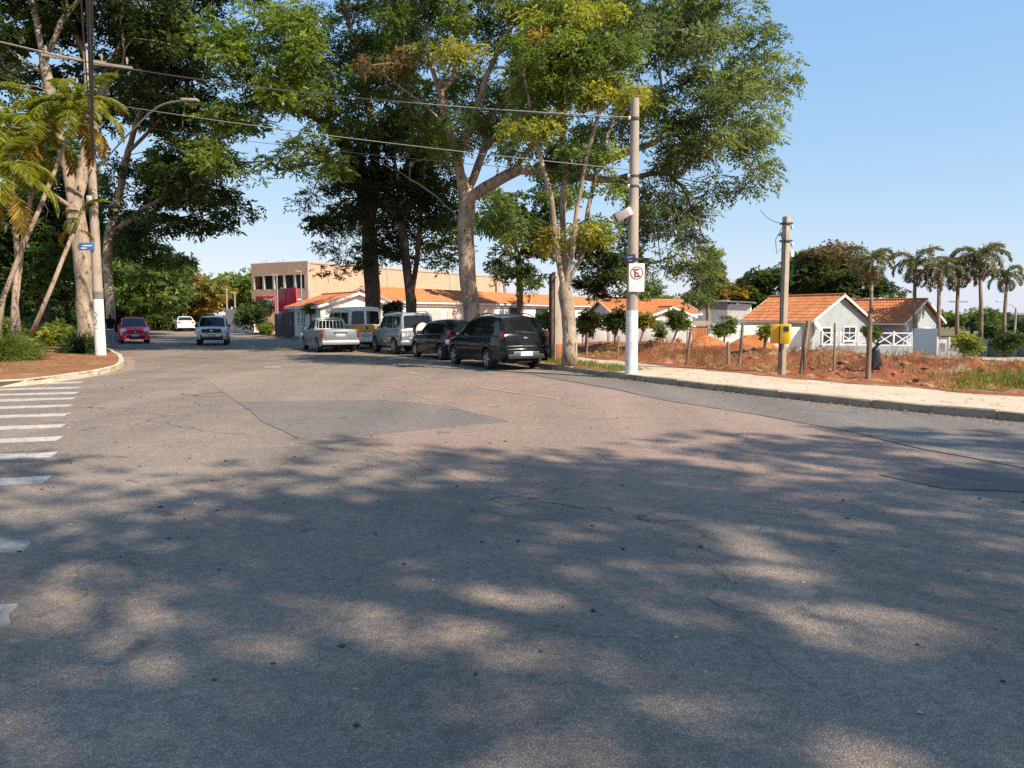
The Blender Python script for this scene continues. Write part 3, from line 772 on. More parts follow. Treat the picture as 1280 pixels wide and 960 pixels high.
    # mirrors
    for s in (-1, 1):
        my = A - .42; mo = bbox_obj('mirror', (.17, .09, .13), .03, sp.get('mirror', paint), root, (s * (hw * .93 + .07), my, zbase(my) + .07))
        bbox_obj('mirror_glass', (.13, .012, .10), .004, 'chrome', mo, (0, -.047, 0))
    if sp.get('rails'):
        for s in (-1, 1):
            ym = [C + .15 + (B - C - .25) * i / 6 for i in range(7)]
            MB().tube([(s * half(y, ztop(y)) * .88, y, ztop(y) + (.075 if 0 < i < 6 else .02)) for i, y in enumerate(ym)], .016, 8).build('roof_rail', 'metal_dark', root, 60)
    for nm, mat, size, bev, loc_, rot in sp.get('bits', []):
        pair = loc_[0] != 0 and nm not in sp.get('single', ())
        for s in ((-1, 1) if pair else (1,)):
            bbox_obj(nm, size, bev, mat, root, (s * loc_[0], loc_[1], loc_[2]), (rot[0], rot[1], s * rot[2]))
    # door seams and handles on both sides
    for dy in sp.get('seams', []):
        for s in (-1, 1):
            pts = []
            for i in range(8):
                zt, zb = interp(top, dy) - .06, interp(bot, dy) + .05; z = zb + (zt - zb) * i / 7
                h = ring(dy); zz = sorted((q[1], q[0]) for q in h); x = float(np.interp(z, [q[0] for q in zz], [q[1] for q in zz]))
                pts.append((s * (x + .001), dy, z))
            MB().tube(pts, .006, 4).build('door_seam', 'trim_black', root)
    for dy, dz in sp.get('handles', []):
        for s in (-1, 1):
            h = ring(dy); zz = sorted((q[1], q[0]) for q in h); x = float(np.interp(dz, [q[0] for q in zz], [q[1] for q in zz]))
            bbox_obj('door_handle', (.03, .17, .028), .01, sp.get('handle', paint), root, (s * (x + .008), dy, dz))
    # driver seats seen through the glass stay behind the dark panes
    return root
PLAN = lambda L, f=.80, b=.84: [(-L / 2, b), (-L / 2 + .05, b + .075), (-L / 2 + .18, .965), (-L / 2 + .6, .995), (0, 1), (L / 2 - .9, .985), (L / 2 - .4, .94), (L / 2 - .14, f + .06), (L / 2 - .03, f), (L / 2, f - .08)]
carspot = lambda px, d: Vector(((px - CX) / FPX * d, d, 0))

# black people carrier nearest in the row
L = 4.36
spin = dict(cat='car', L=L, W=1.74, H=1.67, r=.315, axles=(1.36, -1.26), paint='paint_black',
    top=[(-2.18, .86), (-2.14, .985), (-1.9, 1.03), (-.6, 1.0), (.95, .955), (1.15, .96), (1.6, .92), (2.0, .80), (2.13, .66), (2.18, .52)],
    bot=[(-2.18, .36), (-2.10, .28), (-1.7, .24), (1.7, .22), (2.1, .24), (2.18, .30)], plan=PLAN(L, .80, .87),
    gh=(1.25, .36, -1.80, -2.14), roofz=(1.51, 1.53), wr=.71, rear_f=(.16, .84), rails=True, arc=1.9,
    side_glass=[[(.98, 1.0), (.38, 1.42), (-.02, 1.49), (-.02, 1.02)], [(-.10, 1.02), (-.10, 1.495), (-.88, 1.49), (-.88, 1.05)], [(-.99, 1.07), (-.99, 1.475), (-1.36, 1.43), (-1.56, 1.12)]],
    seams=[.86, -.06, -.93], handles=[(.12, .88), (-.78, .90)], handle='paint_black',
    bits=[('tail_lamp', 'lamp_red', (.17, .20, .36), .04, (.735, -2.045, 1.0), (0, 0, .35)), ('rear_bumper', 'paint_black', (1.66, .16, .30), .06, (0, -2.15, .50), (0, 0, 0)),
          ('bumper_trim', 'trim_black', (1.2, .05, .14), .02, (0, -2.225, .42), (0, 0, 0)), ('chrome_strip', 'chrome', (1.22, .018, .02), .006, (0, -2.195, .72), (0, 0, 0)),
          ('bumper_step', 'rim_dark', (.86, .02, .13), .012, (0, -2.235, .50), (0, 0, 0)),
          ('number_plate', 'plate', (.40, .015, .13), .004, (0, -2.252, .50), (0, 0, 0)), ('wiper', 'trim_black', (.52, .02, .022), .006, (-.10, -2.175, 1.13), (0, .10, 0)),
          ('badge', 'chrome', (.17, .012, .035), .004, (0, -2.185, .96), (0, 0, 0)), ('badge_bar', 'chrome', (.065, .014, .07), .004, (0, -2.185, .96), (0, 0, 0)),
          ('head_lamp', 'lamp_clear', (.34, .24, .18), .05, (.66, 2.0, .72), (0, 0, -.5)), ('tow_eye', 'underbody', (.5, .1, .1), .03, (0, -2.1, .28), (0, 0, 0)),
          ('fuel_flap', 'paint_black', (.006, .15, .15), .002, (.868, -1.7, .82), (0, 0, 0))], single=('fuel_flap',))
c0 = carspot(657, 22.7); hd = math.radians(27); fwd = Vector((-math.sin(hd), math.cos(hd), 0))
build_car('people_carrier', 'black people carrier with white number plate parked nearest beside the forked tree', c0 + fwd * 2.18, hd, spin)

# black hatchback behind it
L = 3.85
hatch = dict(cat='car', L=L, W=1.66, H=1.47, r=.295, axles=(1.20, -1.25), paint='paint_black',
    top=[(-1.925, .74), (-1.88, .93), (-1.7, .96), (-.5, .93), (.8, .90), (1.0, .91), (1.4, .84), (1.75, .72), (1.88, .58), (1.925, .46)],
    bot=[(-1.925, .36), (-1.85, .27), (-1.5, .22), (1.5, .20), (1.85, .22), (1.925, .3)], plan=PLAN(L, .8, .84),
    gh=(1.05, .30, -1.42, -1.84), roofz=(1.36, 1.34), wr=.71, rear_f=(.18, .86), arc=1.9,
    side_glass=[[(.80, .94), (.26, 1.30), (-.10, 1.34), (-.10, .96)], [(-.18, .96), (-.18, 1.34), (-.80, 1.31), (-.95, .98)], [(-1.04, 1.0), (-.92, 1.28), (-1.18, 1.23), (-1.34, 1.04)]],
    seams=[.7, -.14, -.98], handles=[(.02, .82), (-.82, .84)],
    bits=[('tail_lamp', 'lamp_red', (.15, .2, .34), .045, (.70, -1.80, .93), (0, 0, .4)), ('rear_bumper', 'paint_graphite', (1.52, .16, .30), .06, (0, -1.89, .48), (0, 0, 0)),
          ('number_plate', 'plate', (.4, .015, .13), .004, (0, -1.975, .52), (0, 0, 0)), ('head_lamp', 'lamp_clear', (.34, .26, .17), .05, (.62, 1.74, .66), (0, 0, -.5))])
c1 = carspot(585, 27.6); hd = math.radians(29); fwd = Vector((-math.sin(hd), math.cos(hd), 0))
build_car('hatchback', 'small black hatchback squeezed between the silver jeep and the people carrier', c1 + fwd * 1.925, hd, hatch)

# silver off-roader with spare wheel on the tail
L = 3.85
suv = dict(cat='car', L=L, W=1.69, H=1.74, r=.345, axles=(1.22, -1.13), paint='paint_silver', tw=.23,
    top=[(-1.78, .98), (-1.74, 1.06), (-.5, 1.06), (.75, 1.05), (.95, 1.06), (1.6, .99), (1.85, .86), (1.925, .62)],
    bot=[(-1.78, .42), (-1.6, .36), (1.6, .34), (1.925, .42)], plan=[(-1.78, .90), (-1.70, .96), (-1.2, 1), (1.2, 1), (1.7, .93), (1.86, .86), (1.925, .76)],
    gh=(.98, .42, -1.66, -1.76), roofz=(1.67, 1.67), wr=.80, rear_f=(.10, .86), rails=True, arc=.6,
    side_glass=[[(.78, 1.10), (.40, 1.55), (-.02, 1.58), (-.02, 1.10)], [(-.10, 1.10), (-.10, 1.58), (-.78, 1.58), (-.78, 1.10)], [(-.88, 1.10), (-.88, 1.57), (-1.50, 1.55), (-1.55, 1.12)]],
    seams=[.7, -.06, -.84], handles=[(.1, .96), (-.7, .96)],
    bits=[('tail_lamp', 'lamp_red', (.10, .07, .28), .02, (.72, -1.80, .72), (0, 0, 0)), ('rear_bumper', 'paint_silver', (1.62, .2, .22), .06, (0, -1.84, .50), (0, 0, 0)),
          ('head_lamp', 'lamp_clear', (.28, .2, .22), .05, (.6, 1.80, .82), (0, 0, -.3)), ('fender_flare', 'paint_graphite', (.07, .9, .08), .03, (.83, -1.13, .76), (0, 0, 0)), ('side_cladding', 'paint_graphite', (.05, 1.3, .20), .02, (.835, .05, .50), (0, 0, 0))])
c2 = carspot(523, 31.6); hd = math.radians(29); fwd = Vector((-math.sin(hd), math.cos(hd), 0))
jeep = build_car('off_roader', 'silver off-roader with a covered spare wheel on its tail door', c2 + fwd * 1.8, hd, suv)
sw = lathe([(-.13, 0.001), (-.13, .26), (-.10, .315), (0, .33), (.08, .31), (.10, .2), (.10, 0.001)], 28).build('spare_wheel_cover', 'spare_cover', jeep, 40)
sw.rotation_euler = (0, 0, math.radians(90)); sw.location = (.12, -1.95, 1.00)
sr = lathe([(-.07, .318), (-.07, .345), (.06, .345), (.06, .318)], 28).build('tyre_band', 'tyre', sw, 40)
bbox_obj('wheel_bracket', (.2, .16, .2), .03, 'trim_black', jeep, (.12, -1.80, 1.0))

# school van ahead of it
L = 4.7
van = dict(cat='van', L=L, W=1.72, H=2.05, r=.33, axles=(1.55, -1.0), paint='paint_offwhite',
    top=[(-2.35, 1.05), (-2.30, 1.12), (1.3, 1.10), (1.7, 1.08), (2.1, .98), (2.3, .8), (2.35, .6)],
    bot=[(-2.35, .38), (-2.2, .32), (2.1, .30), (2.35, .4)], plan=[(-2.35, .93), (-2.30, .98), (-1.8, 1), (1.6, 1), (2.1, .95), (2.3, .86), (2.35, .8)],
    gh=(1.95, 1.15, -2.20, -2.32), roofz=(1.96, 1.97), wr=.84, wb=.955, rear_f=(.08, .78), split_rear=True, arc=.3, crown=.02,
    side_glass=[[(1.55, 1.18), (1.12, 1.70), (.62, 1.72), (.62, 1.18)], [(.48, 1.20), (.48, 1.74), (-.75, 1.74), (-.75, 1.20)], [(-.88, 1.20), (-.88, 1.74), (-2.05, 1.74), (-2.1, 1.20)]],
    seams=[.56, -.82], handles=[(.7, .98)], rim='paint_offwhite',
    bits=[('tail_lamp', 'lamp_red', (.12, .06, .30), .02, (.76, -2.36, .72), (0, 0, 0)), ('rear_bumper', 'paint_offwhite', (1.66, .16, .2), .05, (0, -2.40, .44), (0, 0, 0)),
          ('amber_band', 'amber_band', (.78, .016, .33), .005, (.42, -2.362, .99), (0, 0, 0)), ('door_hinge', 'trim_black', (.10, .03, .10), .01, (.06, -2.375, 1.0), (0, 0, 0)),
          ('side_band', 'amber_band', (.016, 3.6, .34), .005, (.858, -.35, .96), (0, 0, 0)), ('door_gap', 'trim_black', (.012, .02, .68), .003, (0, -2.358, .84), (0, 0, 0)),
          ('number_plate', 'plate_grey', (.4, .015, .13), .004, (0, -2.362, .66), (0, 0, 0)), ('head_lamp', 'lamp_clear', (.26, .14, .2), .04, (.6, 2.25, .78), (0, 0, -.2))], single=('door_hinge',))
c3 = carspot(458, 36.5); hd = math.radians(28); fwd = Vector((-math.sin(hd), math.cos(hd), 0))
build_car('school_van', 'white van with an amber band and two rear door windows', c3 + fwd * 2.35, hd, van, 'cars on the road')

# pickup in the lane beside the van
L = 4.5
pick = dict(cat='pickup', L=L, W=1.70, H=1.53, r=.31, axles=(1.42, -1.38), paint='paint_pale_silver',
    top=[(-2.25, .96), (-2.20, 1.0), (-.4, .98), (.7, .93), (1.0, .94), (1.6, .85), (2.05, .74), (2.2, .6), (2.25, .48)],
    bot=[(-2.25, .42), (-2.1, .32), (-1.8, .25), (1.8, .22), (2.25, .3)], plan=[(-2.25, .93), (-2.20, .965), (-1.7, .995), (1.3, .99), (1.85, .93), (2.12, .84), (2.22, .78), (2.25, .7)],
    bed=(-2.14, -.62, .62), gh=(1.05, .35, -.42, -.56), roofz=(1.45, 1.46), wr=.74, wb=.86, rear_f=(.06, .86), arc=.5, crown=.03,
    side_glass=[[(.80, .97), (.30, 1.36), (-.02, 1.39), (-.02, .99)], [(-.10, .99), (-.10, 1.39), (-.36, 1.38), (-.42, 1.0)]],
    seams=[.7, -.3], handles=[(-.18, .86)],
    bits=[('tail_lamp', 'lamp_red', (.12, .16, .36), .03, (.78, -2.20, .82), (0, 0, 0)), ('rear_bumper', 'metal_grey', (1.64, .17, .19), .05, (0, -2.28, .44), (0, 0, 0)),
          ('tailgate', 'paint_pale_silver', (1.32, .03, .46), .012, (0, -2.268, .76), (0, 0, 0)), ('tailgate_slot', 'trim_black', (.62, .012, .055), .005, (0, -2.288, .86), (0, 0, 0)),
          ('number_plate', 'plate_grey', (.4, .015, .13), .004, (0, -2.29, .76), (0, 0, 0)), ('head_lamp', 'lamp_clear', (.34, .24, .17), .05, (.64, 2.06, .68), (0, 0, -.5))])
c4 = carspot(426, 33.3); hd = math.radians(27); fwd = Vector((-math.sin(hd), math.cos(hd), 0))
pk = build_car('pickup_truck', 'pale silver pickup with barred rear window waiting beside the van', c4 + fwd * 2.25, hd, pick)
m = MB()
for i in range(8): x = -.58 + 1.16 * i / 7; m.tube([(x, -.66, .98), (x * .92, -.60, 1.38)], .012, 5)
m.tube([(-.62, -.66, 1.0), (.62, -.66, 1.0)], .014, 5).tube([(-.56, -.60, 1.38), (.56, -.60, 1.38)], .014, 5)
m.build('window_guard', 'white_frame', pk)

# oncoming: silver compact and red compact
L = 3.6
plain('paint_bright_silver', (.48, .50, .51), .35, .3, .6)
comp = dict(cat='car', L=L, W=1.66, H=1.56, r=.30, axles=(1.18, -1.12), paint='paint_bright_silver', rim='rim_dark', mirror='trim_black',
    top=[(-1.8, .70), (-1.76, .95), (-1.5, 1.0), (.7, .97), (.95, .985), (1.4, .945), (1.66, .86), (1.76, .70), (1.8, .50)],
    bot=[(-1.8, .36), (-1.7, .28), (1.6, .27), (1.8, .34)], plan=PLAN(L, .86, .84),
    gh=(1.0, .42, -1.35, -1.7), roofz=(1.48, 1.47), wr=.75, rear_f=(.2, .85), rails=True,
    side_glass=[[(.76, 1.02), (.36, 1.40), (-.08, 1.42), (-.08, 1.03)], [(-.16, 1.03), (-.16, 1.42), (-.85, 1.40), (-1.0, 1.05)]], seams=[.66, -.12, -.96], handles=[(.05, .9), (-.8, .9)],
    bits=[('head_lamp', 'lamp_clear', (.32, .20, .17), .05, (.60, 1.64, .80), (0, 0, -.42)), ('grille', 'trim_black', (.98, .06, .20), .05, (0, 1.775, .78), (0, 0, 0)),
          ('grille_badge', 'chrome', (.11, .02, .09), .02, (0, 1.812, .78), (0, 0, 0)), ('front_bumper', 'paint_bright_silver', (1.46, .14, .26), .06, (0, 1.76, .52), (0, 0, 0)),
          ('lower_intake', 'trim_black', (1.1, .06, .15), .03, (0, 1.815, .40), (0, 0, 0)), ('fog_lamp', 'trim_black', (.26, .10, .17), .05, (.60, 1.775, .50), (0, 0, -.35)), ('fog_glass', 'lamp_clear', (.08, .03, .07), .01, (.60, 1.83, .50), (0, 0, -.35)),
          ('number_plate', 'plate_grey', (.40, .015, .13), .004, (0, 1.836, .55), (0, 0, 0)), ('arch_trim', 'trim_black', (.05, .86, .07), .025, (.815, 1.18, .68), (0, 0, 0)),
          ('tail_lamp', 'lamp_red', (.14, .16, .3), .03, (.68, -1.7, .9), (0, 0, .3))])
c5 = carspot(265, 41.0); hd = math.radians(180 + 18); fwd = Vector((-math.sin(hd), math.cos(hd), 0))
build_car('compact_car', 'silver compact car with black grille driving toward the crossing', c5 - fwd * 1.8, hd, comp)
L = 3.6
red = dict(cat='car', L=L, W=1.62, H=1.49, r=.285, axles=(1.18, -1.15), paint='paint_red', mirror='paint_red',
    top=[(-1.8, .70), (-1.76, .93), (-1.5, .97), (.75, .94), (1.0, .95), (1.38, .86), (1.62, .74), (1.75, .58), (1.8, .44)],
    bot=[(-1.8, .34), (-1.7, .24), (1.6, .20), (1.8, .26)], plan=PLAN(L, .78, .84),
    gh=(1.12, .34, -1.3, -1.72), roofz=(1.41, 1.41), wr=.72, rear_f=(.2, .85),
    side_glass=[[(.86, .98), (.30, 1.33), (-.08, 1.36), (-.08, 1.0)], [(-.16, 1.0), (-.16, 1.36), (-.8, 1.34), (-1.0, 1.02)]], seams=[.7, -.12, -.96], handles=[(.05, .85), (-.8, .86)],
    bits=[('head_lamp', 'lamp_clear', (.30, .30, .25), .09, (.565, 1.57, .72), (.5, 0, -.55)), ('grille', 'trim_black', (.5, .06, .09), .03, (0, 1.745, .60), (0, 0, 0)), ('grille_badge', 'chrome', (.14, .02, .05), .02, (0, 1.76, .66), (0, 0, 0)),
          ('lower_intake', 'trim_black', (1.0, .08, .16), .05, (0, 1.785, .38), (0, 0, 0)), ('number_plate', 'plate_grey', (.40, .015, .13), .004, (0, 1.825, .48), (0, 0, 0)), ('front_bumper', 'paint_red', (1.36, .14, .20), .07, (0, 1.72, .42), (0, 0, 0)),
          ('splitter', 'metal_grey', (1.2, .05, .03), .01, (0, 1.80, .24), (0, 0, 0)), ('tail_lamp', 'lamp_red', (.14, .16, .3), .03, (.66, -1.7, .9), (0, 0, .3))])
c6 = carspot(170, 43.5); hd = math.radians(180 + 29); fwd = Vector((-math.sin(hd), math.cos(hd), 0))
build_car('red_car', 'red compact car with round headlamps stopped beside the tree-lined verge', c6 - fwd * 1.8, hd, red)
# white saloon far down the road
L = 4.4
sal = dict(cat='car', L=L, W=1.74, H=1.46, r=.31, axles=(1.4, -1.2), paint='paint_white',
    top=[(-2.2, .78), (-2.15, .98), (-1.5, 1.0), (.8, .93), (1.0, .93), (1.7, .82), (2.08, .7), (2.2, .5)], bot=[(-2.2, .36), (-2.1, .26), (2.0, .22), (2.2, .3)], plan=PLAN(L),
    gh=(1.05, .25, -.75, -1.55), roofz=(1.39, 1.39), wr=.72, rear_f=(.12, .9),
    side_glass=[[(.8, .96), (.22, 1.32), (-.1, 1.34), (-.1, .97)], [(-.18, .97), (-.18, 1.34), (-.68, 1.32), (-1.1, 1.0)]], seams=[.7, -.14, -.95], handles=[(.05, .86), (-.78, .88)],
    bits=[('tail_lamp', 'lamp_red', (.30, .12, .17), .04, (.62, -2.14, .86), (0, 0, .25)), ('rear_bumper', 'paint_white', (1.6, .15, .3), .06, (0, -2.16, .5), (0, 0, 0)), ('number_plate', 'plate_grey', (.4, .015, .13), .004, (0, -2.2, .75), (0, 0, 0)), ('head_lamp', 'lamp_clear', (.34, .24, .17), .05, (.64, 2.0, .68), (0, 0, -.5))])
c7 = carspot(234, 74); hd = math.radians(27); fwd = Vector((-math.sin(hd), math.cos(hd), 0))
build_car('saloon_car', 'white saloon car driving away far down the road', c7 + fwd * 2.2, hd, sal)
o_ = build_car('saloon_car', 'pale car half hidden behind the far white saloon', carspot(217, 96) + fwd * 2.2, hd, sal)
# ------------------------------------------------------------------ trees
def V3(v): return (v.x, v.y, v.z)
def PL(d, *pix):                                              # polyline of pixels at one depth (or (px,py,d) triples)
    return [V3(P(p[0], p[1], p[2] if len(p) > 2 else d)) for p in pix]
# tall tree behind the parked row, pale twisted trunk
d = 32.5; b = P(592, 420, d); b = Vector((b.x, b.y, 0.10))
make_tree('street_tree', 'tall spreading tree with pale twisted trunk rising behind the black people carrier', b,
    [[V3(b)] + PL(d, (590, 400), (584, 340), (582, 285), (584, 258)), PL(d, (583, 250), (572, 200, 32), (560, 160, 31.5), (548, 110, 31), (530, 50, 30.5)),
     PL(d, (586, 252), (618, 228, 31.5), (650, 212, 30.8), (700, 214, 30), (760, 200, 29), (840, 170, 28.5)), PL(d, (576, 275), (545, 245, 33), (500, 215, 34), (468, 200, 34.5)),
     PL(d, (584, 240), (604, 190, 33), (618, 140, 34), (650, 80, 34.5), (690, 10, 35)), PL(d, (640, 215, 31), (690, 150, 30), (740, 100, 29.5), (800, 40, 29)),
     PL(d, (700, 214, 30), (770, 235, 30), (840, 250, 30)), PL(d, (572, 200, 32), (592, 150, 31), (606, 100, 30.5), (628, 50, 30)), PL(d, (560, 160, 31.5), (530, 130, 30.5), (495, 105, 30), (462, 80, 30)), PL(d, (604, 190, 33), (640, 150, 32.5), (690, 120, 32), (730, 70, 32)), PL(d, (548, 110, 31), (570, 70, 29.5), (590, 30, 29))],
    [(620, -90, 190, 90, 32, 5, 'mid'), (760, 0, 110, 60, 30, 4, 'blue'), (870, 40, 95, 70, 29, 4, 'blue'), (930, 115, 68, 70, 29, 3.2, 'blue'), (890, 190, 72, 55, 29, 3, 'blue'),
     (835, 255, 62, 60, 30, 3, 'blue'), (868, 330, 30, 45, 30, 1.4, 'blue'), (800, 310, 36, 40, 30, 1.6, 'blue'), (570, 62, 62, 20, 28.5, 2, 'yellow'), (700, 60, 95, 40, 31, 4, 'mid'),  # yellow clump: warm sunlight painted into the leaf colour
     (780, 140, 70, 45, 28, 3, 'mid'), (610, 110, 60, 40, 34, 3, 'mid'), (500, 110, 60, 40, 33, 3, 'mid'), (470, 78, 50, 20, 30, 2, 'brown'), (560, 170, 60, 40, 36, 3, 'mid'), (950, 200, 28, 30, 29, 1.5, 'blue'), (640, 160, 60, 50, 37, 3, 'mid'), (985, 90, 16, 30, 29, 1.0, 'blue'), (600, 20, 80, 40, 30.5, 3, 'mid'), (530, 10, 60, 40, 31, 3, 'mid'), (655, 100, 55, 36, 29.5, 2, 'bright'), (600, 150, 40, 24, 30, 1.6, 'mid'), (545, 190, 30, 18, 31, 1.4, 'bright'), (640, 190, 36, 16, 30, 1.4, 'mid')],
    500, .36, 101, bark='bark_pale', rad=.74, sprays=26, leaves=9, ln=.13, wd=.058, dens=1.5, flat=.5, droop=.25, r_tip=.020, pal2='bright', pal2_p=.14, path_w=.22)
# forked tree by the kerb with sparse yellow sprays
d = 22.6; b = P(712, 420, d); b = Vector((b.x, b.y, 0.13))
make_tree('forked_tree', 'young forked tree with thin upright stems and yellow-green tufts beside the pavement', b,
    [[V3(b)] + PL(d, (712, 420), (710, 390), (706, 365)), PL(d, (706, 366), (697, 320, 22.4), (692, 270, 22.3), (680, 215, 22.2), (668, 160, 22), (655, 90, 21.8)),
     PL(d, (707, 364), (706, 320), (703, 270), (706, 200), (704, 140)), PL(d, (709, 366), (728, 320, 22.7), (735, 262, 22.8), (747, 205, 22.9), (768, 145, 23), (775, 80, 23)),
     PL(d, (711, 362), (716, 310, 22.3), (722, 255, 22.2), (735, 190, 22), (752, 130, 21.8))],
    [(672, 150, 46, 26, 22, 1.2, 'yellow'), (755, 110, 50, 22, 22, 1.2, 'yellow'), (735, 60, 70, 30, 22.5, 1.6, 'mid'), (690, 55, 50, 40, 22, 1.5, 'bright'), (665, 300, 36, 14, 22.3, .9, 'yellow'), (742, 290, 24, 24, 22.6, .9, 'yellow'),
     (765, 188, 16, 12, 22, .4, 'yellow'), (762, 240, 14, 14, 22, .4, 'yellow'), (640, 270, 36, 20, 22.6, .9, 'mid'), (700, 110, 60, 26, 22.5, 1.4, 'bright'), (715, 195, 50, 30, 23, 1.2, 'mid'), (715, 10, 60, 30, 22.5, 1.5, 'yellow')],
    150, .21, 202, bark='bark_pale', rad=.42, sprays=22, leaves=7, ln=.12, wd=.055, flat=.5, spray_len=.32, r_tip=.012, group='trees', droop=.35, path_w=.18, pal2='olive', pal2_p=.04)
# dark trunks behind the van
d = 40; b = P(465, 420, d); b = Vector((b.x, b.y, 0.1))
make_tree('street_tree', 'dark thick-trunked tree whose bright crown leans left over the road', b,
    [[V3(b)] + PL(d, (466, 380), (464, 330), (462, 290)), PL(d, (462, 290), (452, 240), (440, 190, 39), (400, 150, 36), (350, 120, 33), (300, 90, 32)), PL(d, (462, 285), (470, 220), (465, 150), (450, 80), (430, 10)),
     PL(d, (440, 190, 39), (390, 205, 36), (340, 215, 33))],
    [(290, 60, 46, 46, 31, 2.2, 'bright'), (345, 50, 70, 55, 31, 2.6, 'bright'), (288, 145, 40, 36, 31, 2, 'bright'), (345, 130, 62, 45, 31.5, 2.4, 'bright'), (395, 192, 50, 30, 32, 2, 'bright'), (420, 140, 55, 40, 35, 3, 'mid'), (395, 90, 45, 40, 33, 2, 'mid'), (260, 190, 22, 26, 31, 1.5, 'bright'),  # bright clumps: sunlight on this side is put into the leaf colour
     (455, 45, 90, 55, 41, 4, 'dark'), (430, 250, 55, 55, 42, 3, 'dark'), (320, 205, 40, 22, 32, 1.6, 'bright'), (300, -70, 90, 70, 37, 4, 'mid'), (430, -70, 120, 60, 40, 5, 'mid'), (420, 320, 30, 22, 42, 2, 'dark'), (520, 150, 60, 60, 42, 3, 'dark'), (500, 40, 60, 50, 42, 3, 'dark')],  # dark clumps: the crown's shaded side is put into the leaf colour
    340, .40, 303, bark='bark_dark', rad=.88, sprays=26, leaves=9, ln=.145, wd=.07, dens=1.4, flat=.5, pal2='mid', pal2_p=.25)
d = 38; b = P(514, 420, d); b = Vector((b.x, b.y, 0.1))
make_tree('street_tree', 'dark twin-stemmed tree standing behind the silver off-roader', b,
    [[V3(b)] + PL(d, (514, 395), (514, 375)), PL(d, (514, 374), (508, 330), (503, 285), (498, 230), (490, 170)), PL(d, (515, 374), (522, 320), (525, 270), (530, 210), (545, 150))],
    [(480, 250, 60, 50, 39, 2.6, 'dark'), (540, 240, 45, 55, 39, 2.6, 'dark'), (500, 175, 60, 40, 39, 3, 'dark'), (425, 215, 36, 36, 39, 2, 'dark'), (560, 300, 30, 34, 40, 2, 'mid'), (490, 315, 45, 22, 39, 2, 'dark'), (410, 275, 30, 24, 39, 1.6, 'dark')],  # dark palette holds the shade of the backlit crown in its leaf colour
    140, .27, 404, bark='bark_dark', rad=.75, dens=1.1, sprays=30, leaves=7, ln=.18, wd=.09, r_tip=.02)
# sparse tree further back between the trunks
d = 58; b = P(650, 420, d); b = Vector((b.x, b.y, zterr(b.x, b.y)))
make_tree('garden_tree', 'loose dark green tree seen beyond the long tiled roof', b, [[V3(b)] + PL(d, (650, 370), (648, 320)), PL(d, (648, 320), (630, 270), (620, 240))],
    [(640, 330, 24, 26, 58, 2, 'dark'), (672, 300, 30, 34, 58, 2.5, 'dark'), (625, 265, 40, 36, 58, 3, 'mid'), (690, 240, 40, 40, 58, 3, 'mid'), (660, 350, 20, 14, 57, 1.5, 'mid')], 90, .25, 505, bark='bark_dark', rad=.95, sprays=20, leaves=6, ln=.26, wd=.13, r_tip=.025)
d = 64; b = P(760, 420, d); b = Vector((b.x, b.y, zterr(b.x, b.y)))
make_tree('garden_tree', 'bushy tree behind the small gabled roof near the signed pole', b, [[V3(b)] + PL(d, (762, 400), (765, 370))],
    [(770, 330, 40, 30, 64, 3, 'dark'), (745, 355, 30, 18, 64, 2, 'dark'), (800, 372, 34, 18, 66, 3, 'mid'), (735, 300, 26, 30, 62, 2.4, 'blue'), (830, 378, 20, 10, 66, 2, 'mid')], 70, .25, 515, bark='bark_dark', rad=1.05, sprays=24, leaves=6, ln=.28, wd=.14, r_tip=.025)
# left verge: big tree by the pole
d = 32; b = P(108, 420, d); b = Vector((b.x, b.y, 0.13))
make_tree('park_tree', 'massive mottled tree trunk on the red verge beside the utility pole', b,
    [[V3(b)] + PL(d, (108, 400), (106, 350), (100, 300), (94, 262)), PL(d, (94, 262), (84, 210), (70, 150, 31.5), (55, 80, 31), (45, 20, 31), (30, -50, 31)), PL(d, (96, 260), (104, 210, 32.5), (118, 150, 33), (140, 80, 33.5), (170, 10, 34)),
     PL(d, (55, 80, 31), (75, 30, 31), (105, -10, 31)), PL(d, (94, 262), (60, 240, 31), (25, 225, 30.5), (-20, 190, 30))],
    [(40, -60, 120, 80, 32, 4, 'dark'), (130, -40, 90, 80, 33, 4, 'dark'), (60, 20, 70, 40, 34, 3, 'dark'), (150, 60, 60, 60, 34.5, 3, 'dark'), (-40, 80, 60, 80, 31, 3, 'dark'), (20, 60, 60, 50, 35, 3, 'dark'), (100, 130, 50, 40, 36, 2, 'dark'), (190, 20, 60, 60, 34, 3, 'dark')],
    230, .36, 606, bark='bark_pale', rad=.85, dens=1.1, sprays=30, leaves=7, ln=.18, wd=.09, r_tip=.022, path_w=.22)
d = 41; b = P(140, 420, d); b = Vector((b.x, b.y, 0.13))
